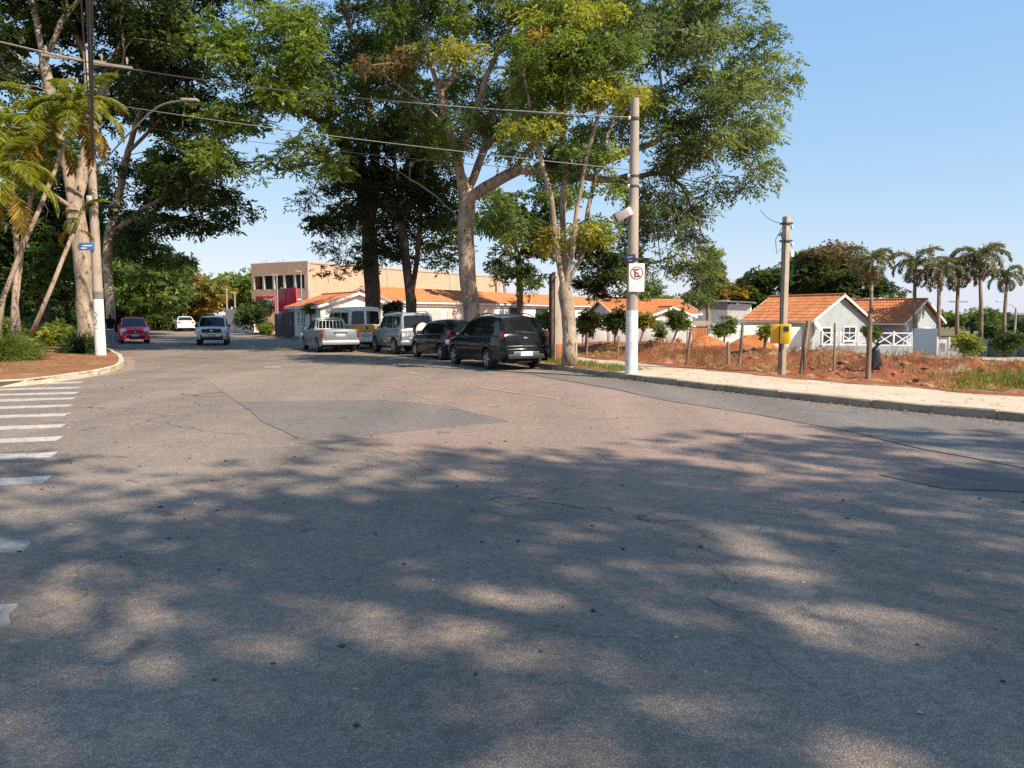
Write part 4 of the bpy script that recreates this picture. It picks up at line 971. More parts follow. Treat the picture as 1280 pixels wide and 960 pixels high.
make_tree('park_tree', 'leafy tree behind the pole with low branches reaching over the red car', b,
    [[V3(b)] + PL(d, (138, 380), (134, 330), (136, 295)), PL(d, (136, 295), (150, 240), (160, 190), (172, 150), (190, 110)), PL(d, (137, 292), (175, 265, 40), (215, 240, 39), (260, 230, 38)), PL(d, (160, 190), (200, 150, 40), (235, 130, 39))],
    [(215, 60, 60, 50, 40, 3, 'dark'), (225, 130, 50, 45, 40, 3, 'dark'), (185, 120, 50, 50, 42, 3, 'dark'), (240, 215, 55, 40, 38.5, 3, 'dark'), (275, 262, 36, 26, 38, 2, 'dark'), (200, 220, 60, 40, 41, 3, 'dark'), (170, 270, 50, 32, 42, 3, 'dark'), (225, 270, 45, 28, 39, 2.5, 'dark'), (170, 315, 42, 30, 43, 3, 'mid'), (265, 170, 36, 34, 39, 2, 'mid'), (210, 318, 26, 18, 42, 2, 'mid'), (240, -20, 70, 50, 40, 4, 'dark')],
    250, .24, 707, bark='bark_pale', rad=.82, dens=1.1, sprays=30, leaves=7, ln=.19, wd=.095, r_tip=.022)
# trees deeper in the park
def filler(name, label, px, d, ells, n, rb, seed, pal, py0=330, **kw):
    b = P(px, 420, d); b = Vector((b.x, b.y, max(.1, .13) if px < 300 else zterr(b.x, b.y)))
    a = dict(rad=1.25, sprays=26, leaves=6, ln=.30, wd=.15, r_tip=.03, bark='bark_dark'); a.update(kw)
    return make_tree(name, label, b, [[V3(b)] + PL(d, (px, (py0 + 400) / 2), (px + 3, py0))], ells, n, rb, seed, pal, **a)
filler('park_tree', 'broad green tree in the park left of the mottled trunk', 55, 50, [(50, 320, 55, 45, 50, 4, 'mid'), (20, 270, 60, 50, 50, 4, 'dark'), (90, 270, 50, 50, 51, 4, 'dark'), (-30, 330, 50, 60, 50, 4, 'dark'), (60, 215, 70, 50, 52, 4, 'dark')], 150, .3, 811, 'mid', 350)
filler('park_tree', 'dark tree at the back of the park behind the leaning stems', 85, 66, [(90, 345, 50, 40, 66, 4, 'dark'), (20, 350, 60, 36, 66, 4, 'dark'), (130, 330, 40, 50, 66, 4, 'dark'), (60, 300, 80, 50, 68, 4, 'dark')], 110, .3, 812, 'dark', 370, ln=.36, wd=.18, rad=1.5)
filler('park_tree', 'sunlit green tree behind the red car', 175, 62, [(170, 350, 45, 30, 62, 4, 'mid'), (205, 345, 30, 26, 64, 3, 'mid'), (160, 375, 36, 16, 60, 2.5, 'mid'), (205, 372, 30, 18, 62, 3, 'mid')], 110, .25, 813, 'mid', 375)
filler('park_tree', 'green tree arching over the far end of the road', 205, 88, [(205, 355, 36, 30, 88, 5, 'mid'), (185, 385, 40, 14, 88, 4, 'mid'), (225, 345, 24, 18, 88, 4, 'bright'), (150, 380, 40, 20, 88, 4, 'dark')], 80, .3, 814, 'mid', 375, rad=1.7, ln=.42, wd=.21)
filler('street_tree', 'domed yellow-brown tree over the far road', 248, 84, [(243, 372, 38, 22, 84, 5, 'olive'), (258, 360, 24, 16, 84, 4, 'olive'), (222, 370, 18, 20, 84, 3, 'olive')], 80, .3, 815, 'olive', 385, rad=1.35, ln=.36, wd=.18)
filler('street_tree', 'rounded green tree beyond the red signs', 305, 112, [(305, 358, 32, 20, 112, 5, 'bright'), (325, 366, 22, 18, 112, 4, 'mid'), (285, 366, 22, 16, 112, 4, 'bright')], 80, .3, 816, 'bright', 378, rad=1.7, ln=.46, wd=.23)
filler('street_tree', 'low dark trees closing the end of the road', 150, 130, [(150, 385, 60, 14, 130, 8, 'dark'), (215, 390, 40, 9, 130, 6, 'mid'), (100, 380, 50, 16, 120, 8, 'dark'), (30, 380, 60, 18, 110, 8, 'dark')], 110, .3, 817, 'dark', 388, rad=2.2, ln=.6, wd=.3)
# leafless tree behind the brick building
d = 108; b = P(345, 420, d); b = Vector((b.x, b.y, 0))
make_tree('bare_tree', 'leafless grey tree standing left of the brick building', b, [[V3(b)] + PL(d, (345, 380), (345, 360))], [(342, 335, 22, 18, d, 3), (360, 338, 16, 14, d, 3)], 90, .22, 821, bark='bark_pale', sprays=0, r_tip=.035, step=1.0)
d = 96; b = P(632, 420, d); b = Vector((b.x, b.y, -1.2))
make_tree('bare_tree', 'thin leafless tree rising over the long tiled roof', b, [[V3(b)] + PL(d, (632, 370), (630, 355))], [(632, 330, 22, 22, d, 3), (648, 345, 14, 12, d, 2)], 70, .2, 822, bark='bark_pale', sprays=0, r_tip=.033, step=1.0)
# right background
d = 70; b = P(885, 420, d); b = Vector((b.x, b.y, zterr(b.x, b.y)))
make_tree('garden_tree', 'upright green tree with rusty tips left of the grey house', b, [[V3(b)] + PL(d, (885, 400), (885, 365))],
    [(884, 345, 14, 26, d, 1.6, 'bright'), (876, 368, 16, 12, d, 1.6, 'mid'), (897, 345, 8, 22, d, 1.0, 'rust'), (888, 318, 10, 10, d, 1.0, 'bright')], 60, .18, 831, rad=.75, sprays=24, leaves=6, ln=.24, wd=.12, r_tip=.02)
filler('garden_tree', 'low olive trees showing over the grey house roof', 915, 95, [(915, 366, 26, 9, 95, 4, 'olive'), (935, 372, 14, 7, 95, 3, 'mid'), (855, 384, 16, 8, 95, 3, 'mid'), (868, 372, 12, 7, 95, 3, 'olive')], 45, .25, 832, 'olive', 385, rad=1.3, ln=.4, wd=.2)
d = 96; b = P(958, 420, d); b = Vector((b.x, b.y, -1.4))
make_tree('rain_tree', 'dark layered tree behind the left end of the orange roof', b, [[V3(b)] + PL(d, (958, 390), (956, 372))],
    [(950, 352, 26, 14, d, 4, 'dark'), (938, 360, 14, 10, d, 3, 'dark'), (955, 372, 22, 12, d, 4, 'dark'), (970, 345, 18, 10, d, 4, 'dark')], 70, .35, 833, bark='bark_dark', rad=1.2, sprays=26, leaves=6, ln=.36, wd=.18, r_tip=.03)
d = 104; b = P(1030, 420, d); b = Vector((b.x, b.y, -1.4))
make_tree('rain_tree', 'wide umbrella-crowned tree rising behind the two orange roofs', b, [[V3(b)] + PL(d, (1030, 390), (1030, 372))],
    [(1030, 340, 58, 26, d, 6, 'dark'), (1035, 322, 48, 16, d, 6, 'brown'), (995, 345, 24, 22, d, 5, 'dark'), (1070, 350, 34, 22, d, 5, 'dark'), (1030, 362, 60, 12, d, 6, 'dark'), (1060, 330, 30, 14, d, 5, 'brown'), (1105, 362, 26, 14, d, 4, 'dark')],
    170, .55, 834, bark='bark_dark', rad=1.35, sprays=26, leaves=6, ln=.36, wd=.17, r_tip=.035, step=1.0)
filler('garden_tree', 'green trees beyond the palms near the right edge', 1215, 110, [(1190, 398, 30, 8, 110, 4, 'mid'), (1235, 400, 24, 12, 110, 4, 'mid'), (1275, 408, 24, 9, 100, 4, 'dark')], 50, .2, 835, 'mid', 402, rad=1.3, ln=.4, wd=.2)
filler('garden_tree', 'slim green shrub-like tree between the right-hand palms', 1240, 62, [(1238, 405, 12, 18, 62, 1.0, 'mid'), (1248, 425, 12, 12, 62, 1.0, 'dark')], 24, .1, 836, 'mid', 410, rad=.7, ln=.2, wd=.1)
# crowns out of view behind the photographer that shade the foreground
def shade_tree(label, base, cen, rad_, n, seed):
    rng = np.random.default_rng(seed); b = Vector(base)
    d_ = nrm(rng.normal(size=(n, 3))) * (rng.random(n) ** .4)[:, None]
    cl = np.array(cen) + d_ * np.array(rad_)
    h = cen[2] - rad_[2]
    limbs = [[V3(b), (b.x - .2, b.y, 3.0), (b.x - .7, b.y + .1, h * .55)], [(b.x - .7, b.y + .1, h * .55), tuple(np.array(cen) + [-rad_[0] * .3, 0, -rad_[2] * .2])], [(b.x - .7, b.y + .1, h * .55), tuple(np.array(cen) + [rad_[0] * .3, rad_[1] * .3, 0])]]
    make_tree('shade_tree', label, b, limbs, None, n, .5, seed, 'mid', rad=.95, sprays=15, leaves=7, ln=.19, wd=.10, pts=cl, r_tip=.022, step=.8, dens=1.0)
def sun_pt(gx, gy, z): k = z / math.tan(SUN_EL); return (gx + math.sin(SUN_AZ) * k, gy + math.cos(SUN_AZ) * k, z)
shade_tree('large tree on the pavement to the right whose crown shades the foreground', (22.0, -7.5, .1), sun_pt(-.8, 5.4, 14), (6.2, 3.9, 2.8), 94, 901)
shade_tree('second large tree to the right shading the near road edge', (22.5, -2.5, .1), sun_pt(6.2, 7.0, 14), (5.8, 4.0, 2.6), 92, 902)
shade_tree('large tree behind the photographer shading the bottom of the road', (25.0, -12, .1), sun_pt(2.2, 1.0, 14), (6.8, 3.2, 2.6), 62, 903)

# ------------------------------------------------------------------ palms
def frond_mesh(seed, length, droop, pairs, lf, pal, width=.05, plume=0.0):
    """feather frond along +x, arching down"""
    rng = np.random.default_rng(seed); m = MB(); pts = []
    x, z, a = 0.0, 0.0, .75; n = 12
    for i in range(n + 1):
        pts.append((x, 0, z)); x += math.cos(a) * length / n; z += math.sin(a) * length / n; a -= droop / n
    pa = np.array(pts); s = np.linspace(.14, .99, pairs); idx = s * n
    base = np.stack([np.interp(idx, np.arange(n + 1), pa[:, k]) for k in range(3)], 1)
    tan = nrm(np.stack([np.interp(np.minimum(idx + .5, n), np.arange(n + 1), pa[:, k]) - np.interp(np.maximum(idx - .5, 0), np.arange(n + 1), pa[:, k]) for k in range(3)], 1))
    L = lf * np.sin(np.pi * (.12 + .83 * s)) ** .6
    parts = []
    for sg in (-1, 1):
        for rep in range(2 if plume else 1):
            sd = np.tile([0, sg, 0.0], (pairs, 1)); upv = np.cross(tan, sd) * sg
            ax = sd * .85 + tan * .55 + rng.normal(size=(pairs, 3)) * (.10 + plume); ax[:, 2] -= .25 + (plume * .8 if rep else 0)
            c = np.array([PAL[pal][int(rng.integers(4))] for _ in range(pairs)]) * (1 + rng.normal(size=(pairs, 1)) * .12)
            parts.append(leaf_cards(rng, base, ax, np.tile([0, 0, 1.0], (pairs, 1)) + rng.normal(size=(pairs, 3)) * .3, L * (.85 + .3 * rng.random(pairs)), np.full(pairs, width), c))
    # midrib as thin cards
    c = np.tile(np.array(PAL[pal][0]) * 1.5, (n, 1)); seg = pa[1:] - pa[:-1]
    parts.append(leaf_cards(rng, pa[:-1], seg, np.tile([0, 0, 1.0], (n, 1)), np.linalg.norm(seg, axis=1) * 1.25, np.linspace(.055, .02, n), c))
    parts.append(leaf_cards(rng, pa[:-1], seg, np.tile([0, 1.0, 0], (n, 1)), np.linalg.norm(seg, axis=1) * 1.25, np.linspace(.055, .02, n), c))
    v, q, cc = join_cards(parts); me = np_mesh('frond', v, q, cc); me.materials.append(M_('leaf')); return me
PAL['palm'] = [(0.23, 0.25, 0.03), (0.16, 0.20, 0.03), (0.32, 0.29, 0.035), (0.11, 0.16, 0.03)]
PAL['palm_old'] = [(0.38, 0.24, 0.03), (0.22, 0.17, 0.03), (0.36, 0.20, 0.04), (0.15, 0.13, 0.03)]
PAL['palm_far'] = [(0.13, 0.15, 0.08), (0.17, 0.165, 0.095), (0.10, 0.125, 0.065), (0.21, 0.185, 0.11)]
PAL['palm_dry'] = [(0.22, 0.165, 0.11), (0.18, 0.14, 0.09), (0.26, 0.20, 0.13), (0.14, 0.11, 0.07)]
NEARF = [frond_mesh(40 + i, 2.3, 1.5 + .25 * i, 64, .62, 'palm', .06) for i in range(4)]
NEAROLD = [frond_mesh(50 + i, 2.0, 2.5 + .3 * i, 52, .55, 'palm_old', .055) for i in range(2)]
FARF = [frond_mesh(60 + i, 2.4, 2.1 + .35 * i, 36, .55, 'palm_far', .07, .2) for i in range(3)]
FARDRY = [frond_mesh(70 + i, 1.9, 3.0 + .3 * i, 30, .5, 'palm_dry', .06, .2) for i in range(2)]
def palm(name, label, pts, r0, r1, fronds, old, nf, no, scale, seed, group, bark='bark_pale', top_spread=(0.15, 1.15)):
    rr = random.Random(seed); b = Vector(pts[0]); root = thing(name, label, 'palm', V3(b), 0, group)
    loc = [tuple(Vector(p) - b) for p in pts]; n = len(loc)
    MB().tube(loc, [r0 + (r1 - r0) * i / (n - 1) for i in range(n)], 9).build('trunk', bark, root, 180)
    tip = Vector(loc[-1]); dirn = (Vector(loc[-1]) - Vector(loc[-2])).normalized()
    MB().tube([tip - dirn * .05, tip + dirn * .35, tip + dirn * .75], [r1 * 1.15, r1 * 1.05, r1 * .4], 9).build('crownshaft', plain('crownshaft', (.16, .18, .06), .6), root, 180)
    for i in range(nf + no):
        o_ = i >= nf; me = rr.choice(old if o_ else fronds); f = bpy.data.objects.new('frond', me); COL.objects.link(f); f.parent = root
        f.location = tip + dirn * (.05 if o_ else .35 + .3 * rr.random()); az = i * 2.399 + rr.uniform(-.25, .25)
        el = rr.uniform(.25, .6) if o_ else -top_spread[0] + rr.random() * 0 + (top_spread[1] * (i / max(1, nf - 1)) - .55)
        f.rotation_euler = (rr.uniform(-.15, .15), el, az); k = scale * rr.uniform(.85, 1.12); f.scale = (k, k, k)
    return root
zl = .13
def lp(*pix): return [V3(P(p[0], p[1], p[2])) for p in pix]
def base_at(px, d, z): q = P(px, 420, d); return (q.x, q.y, z)
palm('areca_palm', 'tallest yellow-green palm at the left edge under the wires', [base_at(16, 26, zl)] + lp((17, 390, 26), (22, 320, 26), (16, 250, 26), (12, 190, 26)), .10, .07, NEARF, NEAROLD, 12, 2, 1.0, 1, 'palms on the left verge')
palm('areca_palm', 'yellow palm with leaning stem whose fronds cross the utility pole', [base_at(-8, 25.5, zl)] + lp((4, 372, 25.5), (28, 310, 25.8), (52, 255, 26), (76, 195, 26.3), (88, 160, 26.5)), .085, .06, NEARF, NEAROLD, 11, 3, .9, 2, 'palms on the left verge')
palm('areca_palm', 'palm with orange drooping fronds cut by the left picture edge', [base_at(-30, 24, zl)] + lp((-22, 380, 24), (-14, 300, 24), (-10, 245, 24)), .10, .07, NEARF, NEAROLD, 11, 4, .95, 3, 'palms on the left verge')
palm('areca_palm', 'bushy palm top between the left edge and the mottled trunk', [base_at(26, 28, zl)] + lp((20, 380, 28), (30, 290, 28), (44, 220, 28), (48, 175, 28)), .09, .06, NEARF, NEAROLD, 11, 2, 1.0, 4, 'palms on the left verge')
palm('areca_palm', 'slanting palm stem rising right over the red soil', [tuple(G(29, 439, zl))] + lp((45, 405, 27.5), (62, 365, 27.8), (78, 325, 28), (92, 290, 28.2)), .085, .07, NEARF, NEAROLD, 3, 2, .55, 5, 'palms on the left verge')
FP = [(1091, 62, 334, 1.04, 'first palm of the far row, standing in front of the orange roofs'), (1146, 58, 338, 1.00, 'second palm of the far row, beside the grey gable end'), (1174, 56, 347, 0.84, 'third palm of the far row with many dry drooping fronds'),
      (1198, 58, 345, 0.88, 'fourth palm of the far row behind the white gate'), (1227, 56, 330, 1.04, 'tallest palm of the far row, second from the right edge'), (1256, 60, 352, 0.76, 'last thin palm at the right end of the far row')]
for i, (px, dd, py, k, lab) in enumerate(FP):
    b = P(px, 420, dd); z0 = zterr(b.x, b.y)
    t0 = P(px + R.uniform(-3, 3), py, dd); p1 = Vector((b.x, b.y, z0)); mid = p1.lerp(t0, .5) + Vector((R.uniform(-.1, .1), 0, 0))
    palm('row_palm', lab, [V3(p1), V3(mid), V3(t0)], .17, .11, FARF, FARDRY, 12, 5, k, 20 + i, 'far row of palms', 'bark')
# ------------------------------------------------------------------ buildings
def zt2(p): return zterr(p.x, p.y)
def tile_sheet(a, b, c, dd, mat, name, parent, period=.24, amp=.028, row=.42):
    """ribbed roof plane: a-b along the eave, dd-c along the ridge"""
    a, b, c, dd = [Vector(p) for p in (a, b, c, dd)]; Ln = (b - a).length; Hn = (dd - a).length
    k = max(8, int(Ln / period) * 4); r = max(2, int(Hn / row)); up = (b - a).cross(dd - a).normalized()
    if up.z < 0: up = -up
    m = MB()
    for j in range(2 * r):
        jr = j // 2; f = (jr + (j % 2) * .985) / r; lift = .022 * (1 - (j % 2))
        for i in range(k + 1):
            u = i / k; lo = a.lerp(b, u); hi = dd.lerp(c, u); w_ = math.sin(i * math.pi / 2) * amp + noise.noise(Vector((i * .3, jr * .7, Ln))) * .006
            m.v.append(tuple(lo.lerp(hi, f) + up * (w_ + lift)))
    for j in range(2 * r - 1):
        for i in range(k): q = j * (k + 1) + i; m.f.append((q, q + 1, q + k + 2, q + k + 1))
    return m.build(name, mat, parent, 50)
def bar(m, a, b, w_, h_):
    """box beam from a to b"""
    a, b = Vector(a), Vector(b); d_ = b - a; L_ = d_.length; x = d_.normalized(); y = Vector((0, 0, 1)).cross(x)
    if y.length < 1e-4: y = Vector((0, 1, 0))
    y.normalize(); z = x.cross(y); m.box((a + b) / 2, (L_, w_, h_), Matrix((x, y, z)).transposed()); return m
def gable_house(name, label, origin, rz, L, Wd, hw_, hr, over, wall, roof, group=None, zb=-.4, gmat=None):
    """local x along the ridge (0..L), local y across (-Wd/2..Wd/2); eave height hw_, ridge hr"""
    root = thing(name, label, 'house', origin, rz, group); y = Wd / 2
    m = MB(); V = [(0, -y, zb), (L, -y, zb), (L, y, zb), (0, y, zb), (0, -y, hw_), (L, -y, hw_), (L, y, hw_), (0, y, hw_), (0, 0, hr - .06), (L, 0, hr - .06)]
    m.v = V; m.f = [(0, 1, 5, 4), (2, 3, 7, 6), (1, 2, 6, 9, 5), (3, 0, 4, 8, 7), (4, 5, 9, 8), (6, 7, 8, 9)]
    m.build('wall', wall, root)
    sl = (hr - hw_) / y; ye = y + over; ze = hw_ - over * sl
    r1 = tile_sheet((-over, -ye, ze + .06), (L + over, -ye, ze + .06), (L + over, 0, hr + .06), (-over, 0, hr + .06), roof, 'roof_slope', root)
    tile_sheet((-over, ye, ze + .06), (L + over, ye, ze + .06), (L + over, 0, hr + .06), (-over, 0, hr + .06), roof, 'roof_slope', root)
    MB().tube([(-over, 0, hr + .08), (L + over, 0, hr + .08)], .09, 8).build('ridge_cap', roof, root, 60)
    for x in (-over, L + over):
        m = MB(); bar(m, (x, -ye, ze), (x, 0, hr), .05, .16); bar(m, (x, ye, ze), (x, 0, hr), .05, .16); m.build('bargeboard', 'white_frame', root)
    for s in (-1, 1):
        m = MB(); bar(m, (-over, s * ye, ze - .02), (L + over, s * ye, ze - .02), .04, .12); m.build('fascia', 'white_frame', root)
    return root
def window(parent, c, w_, h_, rz, frame='white_frame', bars=2, depth=.08, glass='glass_house'):
    """window in a wall; c local centre, rz outward direction angle of the wall normal minus 90 deg"""
    o = bpy.data.objects.new('window', None); COL.objects.link(o); o.parent = parent; o.location = c; o.rotation_euler = (0, 0, rz)
    m = MB()
    for x in (-w_ / 2, w_ / 2): m.box((x, -.03, 0), (.07, depth, h_ + .07))
    for z in (-h_ / 2, h_ / 2): m.box((0, -.032, z), (w_ - .07, depth, .07))
    for i in range(1, bars): m.box((-w_ / 2 + w_ * i / bars, -.03, 0), (.04, depth * .7, h_ - .07))
    m.build('frame', frame, o)
    MB().box((0, -.006, 0), (w_ - .05, .02, h_ - .05)).build('pane', glass, o)
    MB().box((0, -.07, -h_ / 2 - .06), (w_ + .2, .14, .05)).build('sill', frame, o)
    return o
def along(a, b): d_ = b - a; return math.atan2(d_.y, d_.x), (Vector((d_.x, d_.y, 0))).length

# long white building with orange tiled roof behind the parked cars
A0, A1 = P(488, 420, 52), P(757, 420, 86); A0.z = A1.z = 0
ang, LL = along(A0, A1); e = (A1 - A0).normalized(); nb = Vector((-e.y, e.x, 0))     # nb points away from the road
org = A0 + nb * 2.2
hall = gable_house('long_house', 'long low white building with continuous orange tiled roof behind the parked cars', V3(org), ang, LL, 4.4, 2.62, 3.44, .35, 'wall_white', 'roof_tile', 'houses', -1.6)
for (u_, w_) in ((.46, 2.2), (.585, 2.2), (.74, 2.0)):
    window(hall, (LL * u_, -2.2, 1.98), w_, .42, 0, 'metal_dark', 5)
for u_ in (.13, .20):
    m = MB(); m.box((0, 0, 0), (1.9, .06, 2.1))
    for i in range(9): m.box((-.85 + i * .2125, -.04, 0), (.05, .03, 2.06))
    g_ = m.build('gate_leaf', plain('gate_pale', (.52, .47, .42), .6), hall); g_.location = (LL * u_, -2.25, .9)
m = MB().tube([(LL * .69, -2.55, 2.45), (LL * .69, -2.3, 2.2), (LL * .69, -2.27, -.4)], .045, 8); m.build('downpipe', 'metal_dark', hall, 60)
for u_ in (.02, .33, .63, .92): MB().box((LL * u_, -2.23, .6), (.3, .07, 4.0)).build('pilaster', 'wall_white', hall)
MB().box((LL * .5, -2.22, -.75), (LL - .1, .05, 1.0)).build('plinth', rough_mat('plinth', (.40, .36, .32), (.5, .45, .4), 1, 8), hall)

# unfinished brick building
B0 = P(386, 420, 70); B0.z = 0; B1 = P(627, 420, 98); B1.z = 0
ang, LL = along(B0, B1); bz = 6.45; depth = 7.5
bb = thing('brick_building', 'tall unfinished orange brick building with a row of dark openings', 'building', V3(B0), ang)
m = MB()
m.box((LL / 2, .1, (bz - 1) / 2), (LL, .2, bz + 1)); m.box((LL / 2, depth - .1, (bz - 1) / 2), (LL, .2, bz + 1)); m.box((LL - .1, depth / 2, (bz - 1) / 2), (.2, depth - .4, bz + 1))
# the shaded end with openings: wall below, piers, wall above
m.box((.1, depth / 2, 1.5), (.2, depth - .4, 5.0)); m.box((.1, depth / 2, 5.85), (.2, depth - .4, 1.2)); 
m.build('wall', 'hollow_brick', bb)
pier = rough_mat('pier', (.40, .36, .32), (.48, .44, .39), 1, 8)
for i in range(6): MB().box((.1, .28 + i * (depth - .56) / 5, 4.62), (.24, .2, 1.26)).build('pier', pier, bb)
MB().box((.95, depth / 2, 4.62), (.1, depth - .45, 1.3)).build('dark_backing', 'metal_dark', bb)  # dark panel standing in for the unlit interior behind the openings
MB().box((LL / 2, depth / 2, bz - .35), (LL - .5, depth - .5, .1)).build('roof_slab', pier, bb)
for x in (0, LL * .33, LL * .66): MB().box((x + .15, -.02, 2.6), (.3, .06, bz * 1.15)).build('column', pier, bb)
MB().box((LL * .5, -.02, bz - .12), (LL, .1, .18)).build('ring_beam', pier, bb)

# small white house with sloping roof left of the van
C0 = P(450, 420, 50); C0.z = 0.05; C0 = C0 - Vector((math.cos(-1.0), math.sin(-1.0), 0)) * 6.8
hs = gable_house('white_cottage', 'small white house with orange lean-to roof left of the van', V3(C0), -1.0, 6.5, 5.0, 2.15, 2.95, .3, 'wall_white', 'roof_tile', 'houses')
window(hs, (2.6, -2.5, 1.3), 1.2, 1.0, 0)
# pale yard wall with gate and pillar beside the road
D0 = P(379, 420, 52); D0.z = .1; D1 = P(440, 420, 48); D1.z = .1; ang, LL = along(D0, D1)
yw = thing('yard_wall', 'white yard wall with barred gate left of the pickup', 'wall', V3(D0), ang, 'walls')
MB().box((LL / 2, 0, .85), (LL, .18, 1.9)).build('wall', 'wall_white', yw); MB().box((0, 0, 1.0), (.36, .36, 2.2)).build('pillar', 'whitewash', yw)
m = MB()
for i in range(8): m.tube([(.5 + i * .16, -.16, .1), (.5 + i * .16, -.16, 1.6)], .015, 5)
m.tube([(.45, -.16, 1.55), (1.7, -.16, 1.55)], .02, 5); m.build('bars', 'metal_dark', yw)
# dark sheet metal gate
E0 = P(344, 420, 55); E0.z = .1; E1 = P(378, 420, 53.0); E1.z = .1; ang, LL = along(E0, E1)
gt = thing('metal_gate', 'dark grey sheet metal gate below the red board', 'gate', V3(E0), ang)
for i in range(3):
    g_ = bbox_obj('panel', (LL / 3 - .03, .06, 1.75 if i else 1.60), .01, 'gate_dark', gt, (LL * (i + .5) / 3, 0, .88 if i else .80))
    for k in range(4): MB().box((-LL / 6 + (k + .5) * LL / 12, -.035, 0), (.02, .02, 1.5)).build('rib', 'metal_dark', g_)
bbox_obj('handle', (.04, .05, .25), .01, 'white_frame', gt, (LL * .62, -.05, .95))
# red boards
def board(name, label, a, b, z0, z1, mat, posts, d_extra=None):
    ang, LL = along(a, b); o = thing(name, label, 'sign', (a.x, a.y, .1), ang, 'red boards')
    bbox_obj('board', (LL, .08, z1 - z0), .01, mat, o, (LL / 2, 0, (z0 + z1) / 2 - .1))
    for x in posts: MB().tube([(LL * x, .12, -.2), (LL * x, .12, z1)], .06, 8).build('post', 'metal_grey', o, 60)
    return o, LL
a, b = P(349, 420, 62), P(372, 420, 59); o, LL = board('red_board', 'plain red board above the dark gate', a, b, P(0, 389, 60).z, P(0, 360, 60).z, 'board_red', (.1, .9))
MB().box((LL * .45, -.05, (P(0, 389, 60).z + P(0, 360, 60).z) / 2 - .1), (.06, .03, 1.8)).build('mullion', 'gate_dark', o)
MB().box((LL * .5, 0, P(0, 389, 60).z - .55), (LL * 1.0, .06, .9)).build('skirt', 'wall_grey', o)
a, b = P(321.5, 420, 64), P(345, 420, 62.5); z0, z1 = P(0, 390, 63).z, P(0, 370, 63).z
o, LL = board('red_sign', 'red shop sign with white lettering above the round bush', a, b, z0, z1, 'board_red', (.35,))
rr = random.Random(4); zc = (z0 + z1) / 2 - .1
for i, (x, z, w_, h_) in enumerate(((.50, .30, .16, .34), (.66, .26, .13, .26), (.80, .20, .16, .40), (.94, .24, .08, .42), (.60, -.02, .20, .26), (.84, -.08, .22, .24), (.52, -.28, .20, .22), (.78, -.38, .34, .12), (.80, -.54, .36, .10))):
    q = bbox_obj('lettering', (LL * w_, .02, h_), .008, 'sign_white', o, (LL * x, -.052, zc + z), (0, rr.uniform(-.25, .25), 0))
# white low walls and posts at the far end of the right pavement
F0 = P(284, 420, 72); F0.z = 0; F1 = P(318, 420, 66); F1.z = 0; ang, LL = along(F0, F1)
fw = thing('low_wall', 'cream wall behind the silver compact car', 'wall', V3(F0), ang, 'walls'); MB().box((LL / 2, 0, 1.0), (LL, .2, 2.2)).build('wall', 'wall_white', fw); MB().box((LL * .35, -.14, .8), (.35, .1, 1.8)).build('pier', 'wall_cream', fw)
for i, (px, dd, top, lab) in enumerate(((285, 78, 361, 'thin pale post at the far right kerb, left of a pair'), (295, 70, 365, 'thin pale post at the far right kerb, right of a pair'), (348, 57, 343, 'slim grey lamp post rising beside the red board'), (378, 52.5, 338, 'slim post with small lamps beside the dark gate'))):
    b_ = P(px, 420, dd); o = thing('thin_post', lab, 'post', (b_.x, b_.y, .05), 0, 'thin posts'); zz = P(px, top, dd).z
    MB().tube([(0, 0, 0), (0, 0, zz)], [.10 if i < 2 else .07, .07 if i < 2 else .05], 8).build('shaft', 'concrete_pole' if i < 2 else 'metal_grey', o, 60)
    MB().tube([(0, 0, zz * .97), (-.35, -.1, zz * .97 + .05)], .03, 6).build('bracket', 'metal_grey', o, 60)
    if i == 3:
        for zz_, s in ((2.6, -1), (2.2, 1), (1.95, -1)): bbox_obj('lamp_head', (.22, .16, .12), .03, 'white_frame', o, (s * .16, -.06, zz_))

# white garden wall, tiled roofs behind, right of the forked tree
H0 = P(700, 420, 60); H1 = P(862, 420, 57); H0.z = H1.z = 0; ang, LL = along(H0, H1); zb = -.75
gw = thing('garden_wall', 'long whitewashed garden wall behind the small round trees', 'wall', (H0.x, H0.y, zb), ang, 'walls')
for i in range(5): bbox_obj('wall_section', (LL / 5 - .01, .2, 2.15 + (.25 if i == 4 else 0) - .08 * i * (i < 4)), .02, 'wall_white', gw, (LL * (i + .5) / 5, 0, .95))
for i in range(6): bbox_obj('pillar', (.3, .28, 2.45), .02, 'whitewash', gw, (LL * i / 5, 0, 1.0))
I0 = P(752, 420, 63); I0.z = -.8
h2 = gable_house('tiled_house', 'low house whose orange roof shows above the garden wall', V3(I0), math.radians(8), 6.5, 8.0, 2.55, 3.55, .35, 'wall_white', 'roof_tile', 'houses')
I1 = P(822, 420, 61.5); I1.z = -.8
h3 = gable_house('porch_house', 'small gabled porch roof with a dark attic opening above the garden wall', (I1.x, I1.y, I1.z), math.radians(-82), 3.2, 3.2, 2.35, 2.95, .3, 'wall_white', 'roof_tile', 'houses')
window(h3, (3.22, 0, 2.45), 1.2, .45, math.radians(90), 'wood_gate', 1)
